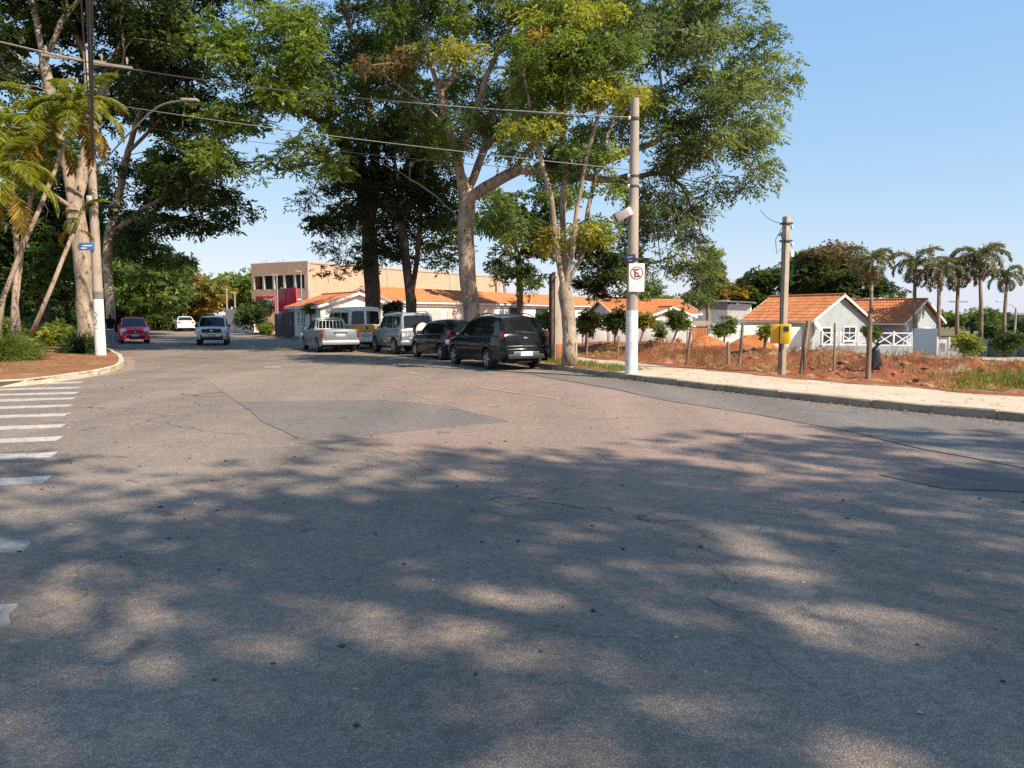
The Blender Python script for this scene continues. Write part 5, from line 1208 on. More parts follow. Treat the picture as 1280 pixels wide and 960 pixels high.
# grey shed-roofed house
J0 = P(868, 420, 74); J0.z = -1.1
gh = thing('grey_house', 'two-storey house with streaked grey side and white front', 'house', V3(J0), math.radians(-18), 'houses')
m = MB(); m.v = [(0, 0, -.5), (3.0, 0, -.5), (3.0, 7, -.5), (0, 7, -.5), (0, 0, 3.9), (3.0, 0, 4.15), (3.0, 7, 4.15), (0, 7, 3.9)]; m.f = [(0, 1, 5, 4), (1, 2, 6, 5), (2, 3, 7, 6), (3, 0, 4, 7), (4, 5, 6, 7)]; m.build('wall', 'wall_grey', gh)  # streaky grey wall, with the side's shade included in its colour
MB().box((4.05, 2.9, 1.55), (2.1, 5.8, 4.3)).build('wing', 'wall_white', gh)
m = MB(); bar(m, (-.2, 3.4, 4.12), (5.5, 3.4, 3.86), 7.4, .12); m.build('roof', 'roof_old', gh); MB().box((1.6, 1.0, 4.35), (.25, .25, .5)).build('chimney', 'wall_white', gh)
MB().box((5.0, -.1, 1.2), (.5, .5, 3.2)).build('dark_porch', 'roof_old', gh)
m = MB(); bar(m, (3.1, -.6, 1.9), (5.0, -1.0, 1.5), 2.0, .1); m.build('awning', 'roof_old', gh)
# brown timber gate
K0 = P(861, 420, 57); K1 = P(884, 420, 57); zb = zt2(K0); ang, LL = along(Vector((K0.x, K0.y, 0)), Vector((K1.x, K1.y, 0)))
tg = thing('timber_gate', 'red-brown timber plank gate left of the soil heaps', 'gate', (K0.x, K0.y, zb), ang)
for i in range(6): bbox_obj('plank', (LL / 6 - .02, .05, 1.55), .008, 'wood_gate', tg, (LL * (i + .5) / 6, 0, .80 + .01 * (i % 2)))
for z in (.3, 1.3): MB().box((LL / 2, .05, z), (LL, .04, .1)).build('rail', 'wood_gate', tg)
MB().box((LL / 2, .0, 1.85), (LL + .5, .3, .35)).build('lintel', 'roof_old', tg)
# white wall between gate and orange-roofed house
L0 = P(885, 420, 57); L1 = P(1002, 420, 56); zb = zt2(P(940, 420, 56)); ang, LL = along(Vector((L0.x, L0.y, 0)), Vector((L1.x, L1.y, 0)))
ww = thing('white_wall', 'bright white wall behind the yellow meter box and soil heaps', 'wall', (L0.x, L0.y, zb), ang, 'walls')
for i in range(3): bbox_obj('wall_section', (LL / 3 - .01, .18, 2.2), .02, 'wall_white', ww, (LL * (i + .5) / 3, 0, .85 - .12 * i))
# two houses with orange roofs and grey-blue gables
q = P(1054, 420, 56.5); zb = zt2(q) + .1; rz = math.radians(-66); e = Vector((math.cos(rz), math.sin(rz), 0))
org = Vector((q.x, q.y, zb)) - e * 7.3
g1 = gable_house('gabled_house', 'nearer house with orange tiled roof and grey-blue gable end', V3(org), rz, 7.0, 5.4, 2.45, 4.15, .35, 'wall_blue', 'roof_tile', 'orange-roofed houses', -.8)
MB().box((3.5, -2.735, 1.0), (6.9, .05, 2.85)).build('side_wall', 'wall_cream', g1)
window(g1, (7.0, .9, 1.35), 1.2, 1.0, math.radians(90)); window(g1, (7.0, -1.4, 1.2), .9, 1.2, math.radians(90), 'white_frame', 1)
m = MB().tube([(7.0, -2.6, 1.9), (7.3, -2.8, 1.8)], .03, 6); m.build('dish_arm', 'metal_grey', g1, 60)
dm = lathe([(0, .001), (.06, .25), (.16, .45), (.30, .60), (.29, .60), (.14, .44), (.04, .25)], 20).build('satellite_dish', 'white_frame', g1, 60); dm.location = (7.3, -2.8, 1.9); dm.rotation_euler = (0, -.5, .5); dm.scale = (.8, .8, .8)
q = P(1156, 420, 60); zb = zt2(q) + .05; rz = math.radians(-56); e = Vector((math.cos(rz), math.sin(rz), 0)); org = Vector((q.x, q.y, zb)) - e * 7.6
g2 = gable_house('gabled_house', 'farther house with orange tiled roof and grey gable beside the palms', V3(org), rz, 7.3, 5.2, 2.5, 4.1, .4, 'wall_blue', 'roof_tile', 'orange-roofed houses', -.8)
window(g2, (7.3, .8, 1.4), 1.0, 1.0, math.radians(90)); window(g2, (3.9, -2.6, 1.5), 1.6, 1.0, 0)
dg = gable_house('dormer', 'x', (0, 0, 0), 0, 1.6, 1.2, 2.9, 3.35, .15, 'wall_blue', 'roof_tile', None, 2.6)
for k in ('label', 'category', 'group'):
    if k in dg: del dg[k]
dg.parent = g2; dg.location = (1.4, -.6, .1); dg.rotation_euler = (0, 0, math.radians(-90))
# white lattice fence on a low wall in front of the houses
M0 = P(1028, 420, 53); M1 = P(1140, 420, 52); zb = zt2(P(1080, 420, 52.5)); ang, LL = along(Vector((M0.x, M0.y, 0)), Vector((M1.x, M1.y, 0)))
fl = thing('lattice_fence', 'white cross-braced fence on a low grey wall before the houses', 'fence', (M0.x, M0.y, zb), ang)
MB().box((LL / 2, 0, .15), (LL, .16, 1.0)).build('base_wall', 'wall_blue', fl); npan = 5
for i in range(npan):
    x0, x1 = LL * i / npan, LL * (i + 1) / npan; m = MB()
    bar(m, (x0, 0, .70), (x1, 0, .70), .05, .08); bar(m, (x0, 0, 1.52), (x1, 0, 1.52), .05, .08)
    bar(m, (x0 + .05, -.01, .74), (x1 - .05, -.01, 1.48), .03, .07); bar(m, (x0 + .05, .012, 1.48), (x1 - .05, .012, .74), .03, .07)
    pn = m.build('panel', 'white_frame', fl); bbox_obj('post', (.10, .10, 1.1), .01, 'white_frame', fl, (x0, 0, 1.1))
N0 = P(1172, 420, 53); N1 = P(1217, 420, 52); zb = zt2(P(1195, 420, 52.5)); ang, LL = along(Vector((N0.x, N0.y, 0)), Vector((N1.x, N1.y, 0)))
wg = thing('white_gate', 'white panelled gate between the palm trunks', 'gate', (N0.x, N0.y, zb), ang)
for i in range(3):
    o = bbox_obj('panel', (LL / 3 - .06, .06, 1.25), .01, 'white_frame', wg, (LL * (i + .5) / 3, 0, .66)); MB().box((0, -.035, .1), (LL / 3 - .4, .02, .55)).build('inset', 'wall_blue', o)
for i in range(4): bbox_obj('post', (.1, .1, 1.5), .01, 'white_frame', wg, (LL * i / 3, 0, .72))
O0 = P(1142, 420, 55); O1 = P(1172, 420, 54.5); zb = zt2(O0); ang, LL = along(Vector((O0.x, O0.y, 0)), Vector((O1.x, O1.y, 0)))
bs = thing('blue_screen', 'blue-grey side wall between the second and third palm', 'wall', (O0.x, O0.y, zb), ang, 'walls'); MB().box((LL / 2, 0, .95), (LL, .15, 2.1)).build('wall', plain('wall_slate', (.16, .22, .28), .7), bs)
# dark green sheet fence and far building at the right edge
Q0 = P(1218, 420, 56); Q1 = P(1330, 420, 54); zb = zt2(Q0); ang, LL = along(Vector((Q0.x, Q0.y, 0)), Vector((Q1.x, Q1.y, 0)))
df = thing('green_fence', 'dark green sheet fence at the right edge behind the last palms', 'fence', (Q0.x, Q0.y, zb), ang)
for i in range(6): bbox_obj('sheet', (LL / 6 - .03, .05, 1.25), .01, plain('fence_green', (.03, .065, .075), .6), df, (LL * (i + .5) / 6, 0, .60 + R.uniform(-.04, .04)))
for i in range(7): bbox_obj('post', (.09, .09, 1.4), .01, 'metal_dark', df, (LL * i / 6, .05, .65))
b_ = P(1262, 420, 150); fb = thing('far_warehouse', 'distant low blue-grey building at the right horizon', 'building', (b_.x, b_.y, -1.5), 0)
bbox_obj('wall', (26, 12, 3.0), .05, 'wall_blue', fb, (8, 0, 1.5)); bbox_obj('roof', (27, 13, .5), .05, 'wall_grey', fb, (8, 0, 3.25))
for i in range(6): bbox_obj('window', (1.6, .1, .8), .02, 'glass_house', fb, (-2 + i * 4, -6.05, 1.8))
for px, dd, top, lab in ((1195, 75, 372, 'thin grey utility pole between the far palms'), (1268, 80, 385, 'far street lamp at the right edge')):
    b_ = P(px, 420, dd); zb = zterr(b_.x, b_.y); o = thing('far_pole', lab, 'pole', (b_.x, b_.y, zb), 0, 'far poles'); h = P(px, top, dd).z - zb
    MB().tube([(0, 0, 0), (0, 0, h)], [.13, .09], 8).build('shaft', 'concrete_pole', o, 60)
    if px > 1200:
        MB().tube([(0, 0, h - .05), (-.8, 0, h + .5), (-1.6, 0, h + .7)], .04, 6).build('arm', 'metal_grey', o, 60); bbox_obj('lamp_head', (.6, .2, .1), .03, 'metal_grey', o, (-1.8, 0, h + .7))
    else: bbox_obj('crossarm', (1.8, .12, .12), .02, 'wood_arm', o, (0, -.12, h - .4))

# ------------------------------------------------------------------ small round-headed trees, bushes
def topiary(name, label, px, py, dd, rpx, seed, pals, stem_base=None, group='small round trees', leaning=0.0, n=26, zb=None, ln=.13):
    c = P(px, py, dd); z0 = zterr(c.x, c.y) + .05 if zb is None else zb; k = dd / FPX
    b_ = Vector((c.x - leaning, c.y, z0)); rng = np.random.default_rng(seed)
    rx = rpx * k; vr = random.Random(seed); st_ = (vr.uniform(.85, 1.25), vr.uniform(.8, 1.1), vr.uniform(.7, 1.15)); b_.x += vr.uniform(-.25, .25); d_ = nrm(rng.normal(size=(n, 3))) * (rng.random(n) ** .35)[:, None] * [rx * .8 * st_[0], rx * .8 * st_[1], rx * .72 * st_[2]]; d_[:, 2] += d_[:, 0] * vr.uniform(-.35, .35)
    cl = np.array(V3(c)) + d_; lo = Vector((c.x, c.y, c.z - rx * .55))
    make_tree(name, label, b_, [[V3(b_), V3(b_.lerp(lo, .5) + Vector((vr.uniform(-.08, .08), .03, 0))), V3(lo)]], [(0, 0, 1, 1, 1, 1, pals[0])], n, .055, seed, pals[0], rad=rx * .30, dens=.9, sprays=24, leaves=6, ln=ln, wd=ln * .5, pts=cl, spray_len=.22, flat=.8, r_tip=.008, step=.2, group=group, pal2=pals[1] if len(pals) > 1 else None, pal2_p=.22 if len(pals) > 1 else 0, flare=1.1)
topiary('small_tree', 'small round tree with reddish tips right of the forked tree', 735, 402, 33, 21, 950, ['bright', 'rust'], n=24)
topiary('small_tree', 'small round tree with dark rusty crown just left of the signed pole', 773, 399, 34, 18, 951, ['mid', 'rust'], n=24)
topiary('small_tree', 'small round tree partly hidden by the signed pole', 805, 401, 36, 14, 952, ['olive', 'bright'], n=16)
topiary('small_tree', 'pruned round tree with pale crooked stem before the garden wall', 847, 400, 46, 18, 953, ['mid', 'rust'], n=34, leaning=.5)
topiary('small_tree', 'loose leafy shrub tree under the pale-stemmed round tree', 822, 415, 48, 16, 954, ['blue', 'bright'], n=16)
topiary('small_tree', 'ball-shaped dark green tree before the white wall', 906, 408, 47, 15, 955, ['mid', 'bright'], n=30)
topiary('small_tree', 'slender yellowing sapling beside the yellow meter box', 957, 413, 26, 9, 956, ['yellow', 'bright'], n=12, ln=.10)
topiary('round_bush', 'wide dark bush tree with several stems under the red sign', 316, 392, 62, 24, 957, ['dark', 'mid'], n=44, zb=.1, group='bushes', ln=.18)
topiary('round_bush', 'bright green low bush beside the dark gate', 333, 410, 57, 10, 958, ['bright', 'yellow'], n=22, zb=.1, group='bushes')
topiary('round_bush', 'green bush beside the white cottage roof edge', 388, 386, 50, 9, 959, ['bright'], n=18, zb=.1, group='bushes')
topiary('round_bush', 'dark leafy shrub behind the off-roader roof', 491, 388, 44, 14, 960, ['dark', 'mid'], n=30, zb=.1, group='bushes')
topiary('round_bush', 'green shrub climbing the fence in front of the grey gable', 1088, 415, 51, 13, 961, ['mid', 'dark'], n=28, group='bushes')
topiary('round_bush', 'pale flowering bush at the right end near the green fence', 1207, 431, 50, 20, 962, ['yellow', 'bright'], n=30, group='bushes')
topiary('round_bush', 'dark hedge bush at the right picture edge', 1262, 428, 52, 20, 963, ['dark', 'mid'], n=34, group='bushes')
topiary('round_bush', 'green shrub behind the concrete post beside the people carrier', 684, 400, 34, 12, 964, ['bright', 'mid'], n=20, group='bushes')
def bush(name, label, px, py, dd, rx, rz_, seed, pal, n=40, pal2=None, ln=.2, wd=.06, zb=.13, group='verge plants'):
    c = P(px, py, dd); rng = np.random.default_rng(seed); root = thing(name, label, 'plant', (c.x, c.y, zb), 0, group)
    d_ = nrm(rng.normal(size=(n, 3))) * (rng.random(n) ** .4)[:, None] * [rx, rx, rz_]; d_[:, 2] = np.abs(d_[:, 2]) + .05
    names = [pal2 if pal2 and rng.random() < .3 else pal for _ in range(n)]
    v, q, cc = foliage(seed, d_, np.full(n, .28), 20, 6, ln, wd, names, .8, .3, .1); link('foliage', np_mesh('foliage', v, q, cc), 'leaf', root)
    m = MB()
    for k in range(9):
        t_ = d_[k * n // 9]; m.tube([(t_[0] * .15, t_[1] * .15, -.03), (t_[0] * .6, t_[1] * .6, t_[2] * .7), tuple(t_)], [.02, .014, .006], 5)
    m.build('stem', 'bark', root); return root
bush('grassy_bush', 'feathery grass-like bush at the left edge of the red verge', 10, 425, 25.5, .85, .65, 970, 'bright', 60, 'mid', .34, .022)
bush('leafy_plant', 'bright lime plant behind the slanting palm stem', 72, 404, 37, .8, .9, 971, 'bright', 30, 'yellow', .32, .09)
bush('leafy_plant', 'bright green plant group left of the slanting stem', 40, 402, 42, 1.2, 1.0, 972, 'bright', 36, 'yellow', .32, .09)
bush('leafy_plant', 'yellow-green plants at the left edge behind the palms', 5, 400, 38, 1.1, 1.1, 973, 'bright', 36, 'bright', .32, .09)
bush('agave_tuft', 'dark spiky tuft at the foot of the mottled trunk', 103, 426, 30.4, .5, .35, 974, 'dark', 26, None, .40, .035)
bush('hedge_plant', 'dim hedge behind the palms deep in the park', 60, 405, 58, 3.5, 1.6, 975, 'dark', 70, 'mid', .4, .16)
bush('hedge_plant', 'dim hedge left of the red car', 120, 400, 62, 3.2, 1.8, 976, 'dark', 70, 'mid', .4, .16)
bush('hedge_plant', 'green roadside shrubs behind the red car roof', 195, 396, 80, 4.5, 1.8, 977, 'mid', 70, 'dark', .45, .18)
bush('hedge_plant', 'dim undergrowth at the far left of the park', 5, 405, 60, 4.0, 1.8, 978, 'dark', 70, 'mid', .4, .16)
# ------------------------------------------------------------------ poles, wires, signs, posts, person
# right-hand pole with parking sign
b_ = G(789, 467, .14); bx, by = b_.x, b_.y
top = P(787, 123, by).z - .14
rp = thing('utility_pole', 'round concrete pole with white painted base and parking sign on the pavement', 'pole', (bx, by, .14), 0, 'utility poles')
zw = P(789, 388, by).z - .14
MB().tube([(0, 0, -.3), (0, 0, zw)], [.165, .152], 20).build('painted_base', 'whitewash', rp, 60)
MB().tube([(0, 0, zw - .01), (0, 0, zw + .45), (0, 0, top)], [.150, .147, .105], 20).build('shaft', 'concrete_pole', rp, 60)
bbox_obj('ring', (.34, .34, .12), .03, rough_mat('paint_worn', (.44, .38, .33), (.54, .49, .44), 3, 20), rp, (0, 0, zw + .12)) if False else None
for z in (top - .5, top - 1.9, top - 2.15): 
    MB().tube([(0, 0, z - .03), (0, 0, z + .03)], .135, 16).build('clamp', 'metal_dark', rp, 60); bbox_obj('insulator', (.07, .10, .10), .03, 'porcelain', rp, (-.15, -.08, z))
# sign plate: no parking
s_ = thing('parking_sign', 'white no-parking sign with crossed E in a red ring on the concrete pole', 'sign', (bx, by - .19, 0), 0, 'signs')
zs0, zs1 = P(0, 365, by).z, P(0, 330, by).z; sw_ = (802 - 783) / FPX * by; xo = (792.5 - 789) / FPX * by
bbox_obj('plate', (sw_, .012, zs1 - zs0), .004, 'sign_white', s_, (xo, 0, (zs0 + zs1) / 2))
zc = zs1 - .235; rr = .165
m = MB(); k = 36
for j in range(k):
    a_ = 2 * math.pi * j / k
    for r_ in (rr, rr - .028): m.v.append((xo + r_ * math.cos(a_), -.010, zc + r_ * math.sin(a_)))
for j in range(k): j2 = (j + 1) % k; m.f.append((2 * j, 2 * j2, 2 * j2 + 1, 2 * j + 1))
m.build('ring', 'sign_red', s_)
m = MB(); m.box((xo - .04, -.011, zc), (.032, .006, .20)); m.box((xo + .022, -.011, zc + .085), (.09, .006, .03)); m.box((xo + .015, -.011, zc), (.075, .006, .028)); m.box((xo + .022, -.011, zc - .085), (.09, .006, .03)); m.build('letter', 'sign_black', s_)
m = MB(); m.box((xo, -.0125, zc), (.29, .004, .026), Matrix.Rotation(math.radians(45), 3, 'Y')); m.build('slash', 'sign_red', s_)
for z in (zs0 + .15, zs1 - .12): MB().box((xo * .3, .10, z), (.06, .19, .03)).build('bracket', 'metal_grey', s_)
s2 = thing('street_name_sign', 'small dark navy street name plate above the parking sign', 'sign', (bx, by - .16, 0), 0, 'signs')
z0, z1 = P(0, 329, by).z, P(0, 319, by).z; w2 = 11 / FPX * by; xo2 = (784.5 - 789) / FPX * by
o = bbox_obj('plate', (w2 * 1.25, .012, z1 - z0), .003, 'sign_navy', s2, (xo2, 0, (z0 + z1) / 2), (0, math.radians(-8), math.radians(-12)))
MB().box((.10, .05, (z0 + z1) / 2), (.24, .05, .05)).build('bracket', 'metal_dark', s2)
for k, (dz, ww_) in enumerate(((.04, .62), (-.045, .4))): MB().box((0, -.008, dz), (w2 * ww_, .003, .022)).build('lettering', plain('sign_dim', (.35, .37, .42), .5), o)
fl_ = thing('floodlight', 'boxy floodlight clamped to the concrete pole, aimed left', 'lamp', (bx, by, 0), 0)
zf = P(0, 270, by).z
bx_ = bbox_obj('housing', (.36, .26, .22), .03, plain('lamp_grey', (.30, .27, .25), .5), fl_, (-.30, -.10, zf), (0, math.radians(-28), 0)); bbox_obj('back_cover', (.10, .25, .215), .02, 'sign_white', bx_, (.20, 0, .0)); bbox_obj('lens', (.02, .2, .16), .004, 'glass_house', bx_, (-.185, 0, 0))
MB().tube([(-.18, -.08, zf + .05), (-.08, -.04, zf + .02)], .03, 6).build('bracket', 'metal_dark', fl_, 60)
# left-hand pole
lb = G(126, 444, .13); lx, ly = lb.x, lb.y; ltop = P(114, 65, ly).z - .13
lpole = thing('utility_pole', 'tall concrete pole with white painted base at the corner of the red verge', 'pole', (lx, ly, .13), 0, 'utility poles')
zw2 = P(0, 374, ly).z - .13
MB().tube([(0, 0, -.3), (0, 0, zw2)], [.195, .18], 20).build('painted_base', 'whitewash', lpole, 60)
MB().tube([(0, 0, zw2 - .01), (0, 0, ltop)], [.178, .105], 20).build('shaft', 'concrete_pole', lpole, 60)
rk_ = random.Random(9); m = MB()
for k in range(9): z = zw2 - .5 - k * .07 + rk_.uniform(-.02, .02); m.box((rk_.uniform(-.05, .02), -.186 - .0015 * (z < 1), z), (rk_.uniform(.02, .07), .004, rk_.uniform(.015, .05)), Matrix.Rotation(rk_.uniform(-.6, .6), 3, 'Y'))
m.build('paint_marks', 'sign_black', lpole)
MB().tube([(0, 0, zw2 + .02), (0, 0, zw2 + .28)], .186, 20, True).build('grey_band', rough_mat('band', (.17, .15, .14), (.24, .21, .19), 3, 20), lpole, 60)
ca = math.radians(15); cx_ = MB()
bar(cx_, (-1.55, -.12, ltop - .12), (.55, .22, ltop - .32), .09, .11); cx_.build('crossarm', 'wood_arm', lpole)
cx_ = MB(); bar(cx_, (.16, .06, ltop - .36), (1.5, .30, ltop - .48), .09, .11); cx_.build('crossarm', 'wood_arm', lpole)
for fx in (-1.4, -.9, .45, 1.3): MB().tube([(fx, fx * .16 + .12 - .0, ltop - .20 - fx * .10), (fx, fx * .16 + .12, ltop - .02 - fx * .10), (fx, fx * .16 + .12, ltop + .06 - fx * .1)], [.03, .05, .015], 10).build('insulator', 'wood_arm', lpole, 60)
for z in (ltop - .75, ltop - 1.9, ltop - 2.5): bbox_obj('clamp', (.30, .30, .07), .02, 'metal_grey', lpole, (0, 0, z)); bbox_obj('insulator', (.08, .1, .1), .03, 'porcelain', lpole, (.19, -.1, z))
bbox_obj('control_box', (.16, .14, .26), .02, 'sign_white', lpole, (-.05, -.17, P(0, 250, ly).z - .13)); bbox_obj('box_shadow_block', (.14, .13, .10), .02, 'sign_black', lpole, (-.05, -.17, P(0, 257, ly).z - .13))  # black block below stands in for the control box's shadow
st = thing('street_name_sign', 'blue street name plate with white lettering on the tall pole', 'sign', (lx, ly - .21, 0), 0, 'signs')
z0, z1 = P(0, 313.5, ly).z, P(0, 304, ly).z; pw = 19 / FPX * ly; xs_ = (121 - 126) / FPX * ly - .07
o = bbox_obj('plate', (pw, .012, z1 - z0), .003, 'sign_blue', st, (xs_, 0, (z0 + z1) / 2))
for k, (dz, xx, ww_) in enumerate(((.03, .03, .62), (-.06, -.1, .36))): MB().box((xx, -.008, dz), (pw * ww_, .003, .035)).build('lettering', 'sign_white', o)
MB().box((-.1, .05, (z0 + z1) / 2), (.1, .09, .05)).build('bracket', 'metal_dark', st)
# street lamp on curved arm
la = thing('lamp_arm', 'curved grey street lamp arm reaching from the tall pole over the road', 'lamp', (lx, ly, 0), 0)
pts = [Vector((lx + .12, ly, P(0, 215, ly).z)), P(146, 183, ly - .4), P(170, 158, ly - .8), P(188, 140, ly - 1.1), P(205, 129, ly - 1.4), P(226, 126, ly - 1.8)]
sm_ = chaikin(pts, 2); MB().tube([p - Vector((lx, ly, 0)) for p in sm_], .03, 10).build('arm', 'metal_grey', la, 60)
e_ = pts[-1] - Vector((lx, ly, 0)); bbox_obj('lamp_head', (.62, .22, .10), .04, 'concrete_pole', la, (e_.x + .32, e_.y - .05, e_.z + .01), (0, .05, -.1)); bbox_obj('lens', (.36, .16, .04), .015, 'glass_house', la, (e_.x + .4, e_.y - .06, e_.z - .065))
# pole out of view to the left and behind, where the lines go on
for pos_, lab in (((-23.5, 13.5), 'plain concrete pole beyond the left picture edge'), ((5.2, -9.5), 'plain concrete pole behind the photographer')):
    o = thing('utility_pole', lab, 'pole', (pos_[0], pos_[1], 0.02), 0, 'utility poles'); MB().tube([(0, 0, -.3), (0, 0, 10.6)], [.19, .105], 16).build('shaft', 'concrete_pole', o, 60); bbox_obj('crossarm', (1.9, .1, .12), .02, 'wood_arm', o, (0, .12, 10.3))
def cable(label, pts, sag, r_=.014, mat='cable', n=18):
    pts = [Vector(p) for p in pts]; out = []
    for a, b in zip(pts[:-1], pts[1:]):
        L_ = (b - a).length
        for i in range(n): f = i / n; q = a.lerp(b, f); q.z -= sag * L_ * 4 * f * (1 - f); out.append(q)
    out.append(pts[-1]); o = MB().tube(out, r_, 6).build('overhead_cable', mat, None, 60)
    return tag(o, label, 'cable', 'overhead cables')
RP = lambda y: Vector((bx - .12, by - .10, P(0, y, by).z)); LPp = lambda y, dx=.0: Vector((lx + dx, ly - .16, P(0, y, ly).z)); OFF = lambda z, dx=0: Vector((-23.5 + dx, 13.5, z))
cable('thick pale bundle of lines, topmost between the two concrete poles', [RP(148), LPp(80, .3), OFF(10.2)], .012, .016, 'cable_pale')
cable('dark line just below the topmost bundle near the tall pole', [RP(150) + Vector((0, .1, .0)), LPp(76, -.5), OFF(10.45, -.5)], .010, .012)
cable('middle pale line crossing in front of the palms and tree crowns', [RP(213), LPp(127), OFF(8.6)], .006, .012, 'cable_pale')
cable('thin dark lower line crossing below the middle line', [RP(222), LPp(150), OFF(7.9)], .008, .008)
for i, (z, rr_, dx) in enumerate(((7.9, .030, 0), (7.6, .028, .12), (8.1, .014, -.3), (8.3, .014, .25))):
    cable(['thick dark cable running overhead from the tall pole toward the camera', 'second thick dark cable hanging beside the first overhead', 'thin line left of the thick overhead cables', 'thin line right of the thick overhead cables'][i],
          [Vector((lx + .15, ly - .2, 7.3 + (z - 7.9))), Vector((5.2 + dx, -9.5, 9.6 + .12 * i))], .030, rr_, 'cable', 40)
b2 = P(977, 420, 19.2); 
# short service pole with yellow meter box
sp_ = G(977, 470, .05); sx, sy = sp_.x, sp_.y; sh = P(0, 273, sy).z
ps = thing('service_pole', 'short square concrete pole carrying a yellow meter box behind the pavement', 'pole', (sx, sy, .05), math.radians(20), 'utility poles')
bbox_obj('shaft', (.14, .17, sh + .25), .02, 'concrete_pole', ps, (0, 0, (sh - .25) / 2))
MB().tube([(-.13, -.05, .2), (-.13, -.05, sh - .6), (-.2, -.05, sh - .42), (-.26, -.06, sh - .5)], .026, 8).build('conduit', 'metal_dark', ps, 60)
for z in (sh - .18, sh - .62): bbox_obj('clamp', (.22, .25, .05), .01, 'metal_dark', ps, (0, 0, z)); bbox_obj('insulator', (.07, .07, .1), .02, 'porcelain', ps, (.14 if z > sh - .3 else .16, -.05, z - .1))
bbox_obj('lamp', (.10, .12, .16), .03, 'white_frame', ps, (.17, -.02, sh - .95))
mb_ = thing('meter_box', 'bright yellow electricity meter box strapped to the short square pole', 'meter box', (sx, sy, 0), math.radians(-28)); zc = P(0, 417, sy).z
bbox_obj('cabinet', (.24, .24, .50), .02, 'box_yellow', mb_, (.10, -.23, zc)); bbox_obj('side_cabinet', (.22, .20, .50), .02, plain('box_orange', (.62, .32, .02), .55), mb_, (-.16, -.20, zc)); o = bbox_obj('window', (.13, .012, .13), .003, 'glass_house', mb_, (.13, -.356, zc + .13)); 
for z in (zc + .1, zc - .16): MB().box((0, -.1, z), (.3, .06, .04)).build('strap', 'metal_dark', mb_)
cable('thin service line from the short square pole into the tree crown', [Vector((sx, sy - .05, sh - .12)), P(950, 262, 27)], .02, .009)
m = MB().tube([(sx - .12, sy - .1, sh - .2), (sx - .30, sy - .1, sh - .55), (sx - .26, sy - .1, sh - .9), (sx - .12, sy - .1, sh - .75)], .009, 5); tag(m.build('slack_cable', 'cable', None, 60), 'loose loop of cable hanging at the top of the short square pole', 'cable', 'overhead cables')
# old square concrete post beside the forked tree
q_ = G(696, 452, .13); o = thing('concrete_post', 'old rectangular concrete post standing left of the forked tree', 'post', V3(q_), math.radians(25)); hp = P(0, 345, q_.y).z
bbox_obj('shaft', (.28, .24, hp), .02, 'concrete_pole', o, (0, 0, hp / 2)); bbox_obj('edge_board', (.10, .20, hp * .98), .02, 'bark_dark', o, (-.195, .02, hp * .49)); bbox_obj('foot_panel', (.20, .02, .5), .005, 'wood_gate', o, (.02, -.132, .32))
# fence posts in the lot
for i, (px, py, top_, lean, r_, lab) in enumerate(((857, 461, 408, 6, .05, 'leaning reddish wooden post left of the soil heaps'), (910, 463, 427, -1, .06, 'short pale wooden stump post'), (923, 462, 404, 4, .055, 'dark wooden post behind the short stump post'),
        (1000, 468, 401, 8, .07, 'leaning wooden post right of the yellow meter box'), (1042, 470, 404, -1, .035, 'thin bare stake between two wooden posts'), (1085, 475, 392, -1, .075, 'straight pale wooden post beside the black bag'), (771, 452, 420, 2, .04, 'thin stake under the rusty round tree'), (733, 450, 416, 1, .035, 'thin stake under the reddish round tree'))):
    p0 = G(px, py, .05); zt_ = P(0, top_, p0.y).z; zb = lot_z(p0.x, p0.y) - .15
    o = thing('fence_post', lab, 'post', (p0.x, p0.y, zb), 0, 'wooden posts'); lx_ = lean / FPX * p0.y; h = zt_ - zb
    MB().tube([(0, 0, -.2), (lx_ * .3, 0, h * .3), (lx_ * .62 + .01, .01, h * .65), (lx_, 0, h)], [r_ * .92, r_ * .84, r_ * .8, r_ * .7], 9).build('shaft', 'wood_post', o, 60)
    MB().tube([(lx_ * .8 - r_, -.0, h * .85), (lx_ * .8 + r_, 0, h * .85 + .01)], r_ * .35, 6).build('wire_staple', 'metal_dark', o)
p0 = G(1092, 470, .05); me_ = bevel_box((.30, .28, .62), .10, 4, (.6, .6))
for v in me_.vertices: n_ = noise.noise_vector(v.co * 6) * .035; v.co += n_
o = thing('rubbish_bag', 'shiny black rubbish bag leaning on the wooden post', 'bag', (p0.x + .03, p0.y, lot_z(p0.x, p0.y) + .02)); bg_ = link('sack', me_, 'bag_black', o, 60); bg_.location = (0, 0, .3); MB().tube([(0, 0, .56), (.02, 0, .64), (.05, .01, .70)], [.07, .03, .08], 9).build('knot', 'bag_black', o, 60)
me_ = bevel_box((.22, .2, .14), .06, 3)
o = tag(link('rag', me_, 'sign_white', None, 60), 'pale crumpled sack at the foot of the straight wooden post', 'sack'); q_ = G(1080, 477, .1); o.location = (q_.x, q_.y, lot_z(q_.x, q_.y) + .08)
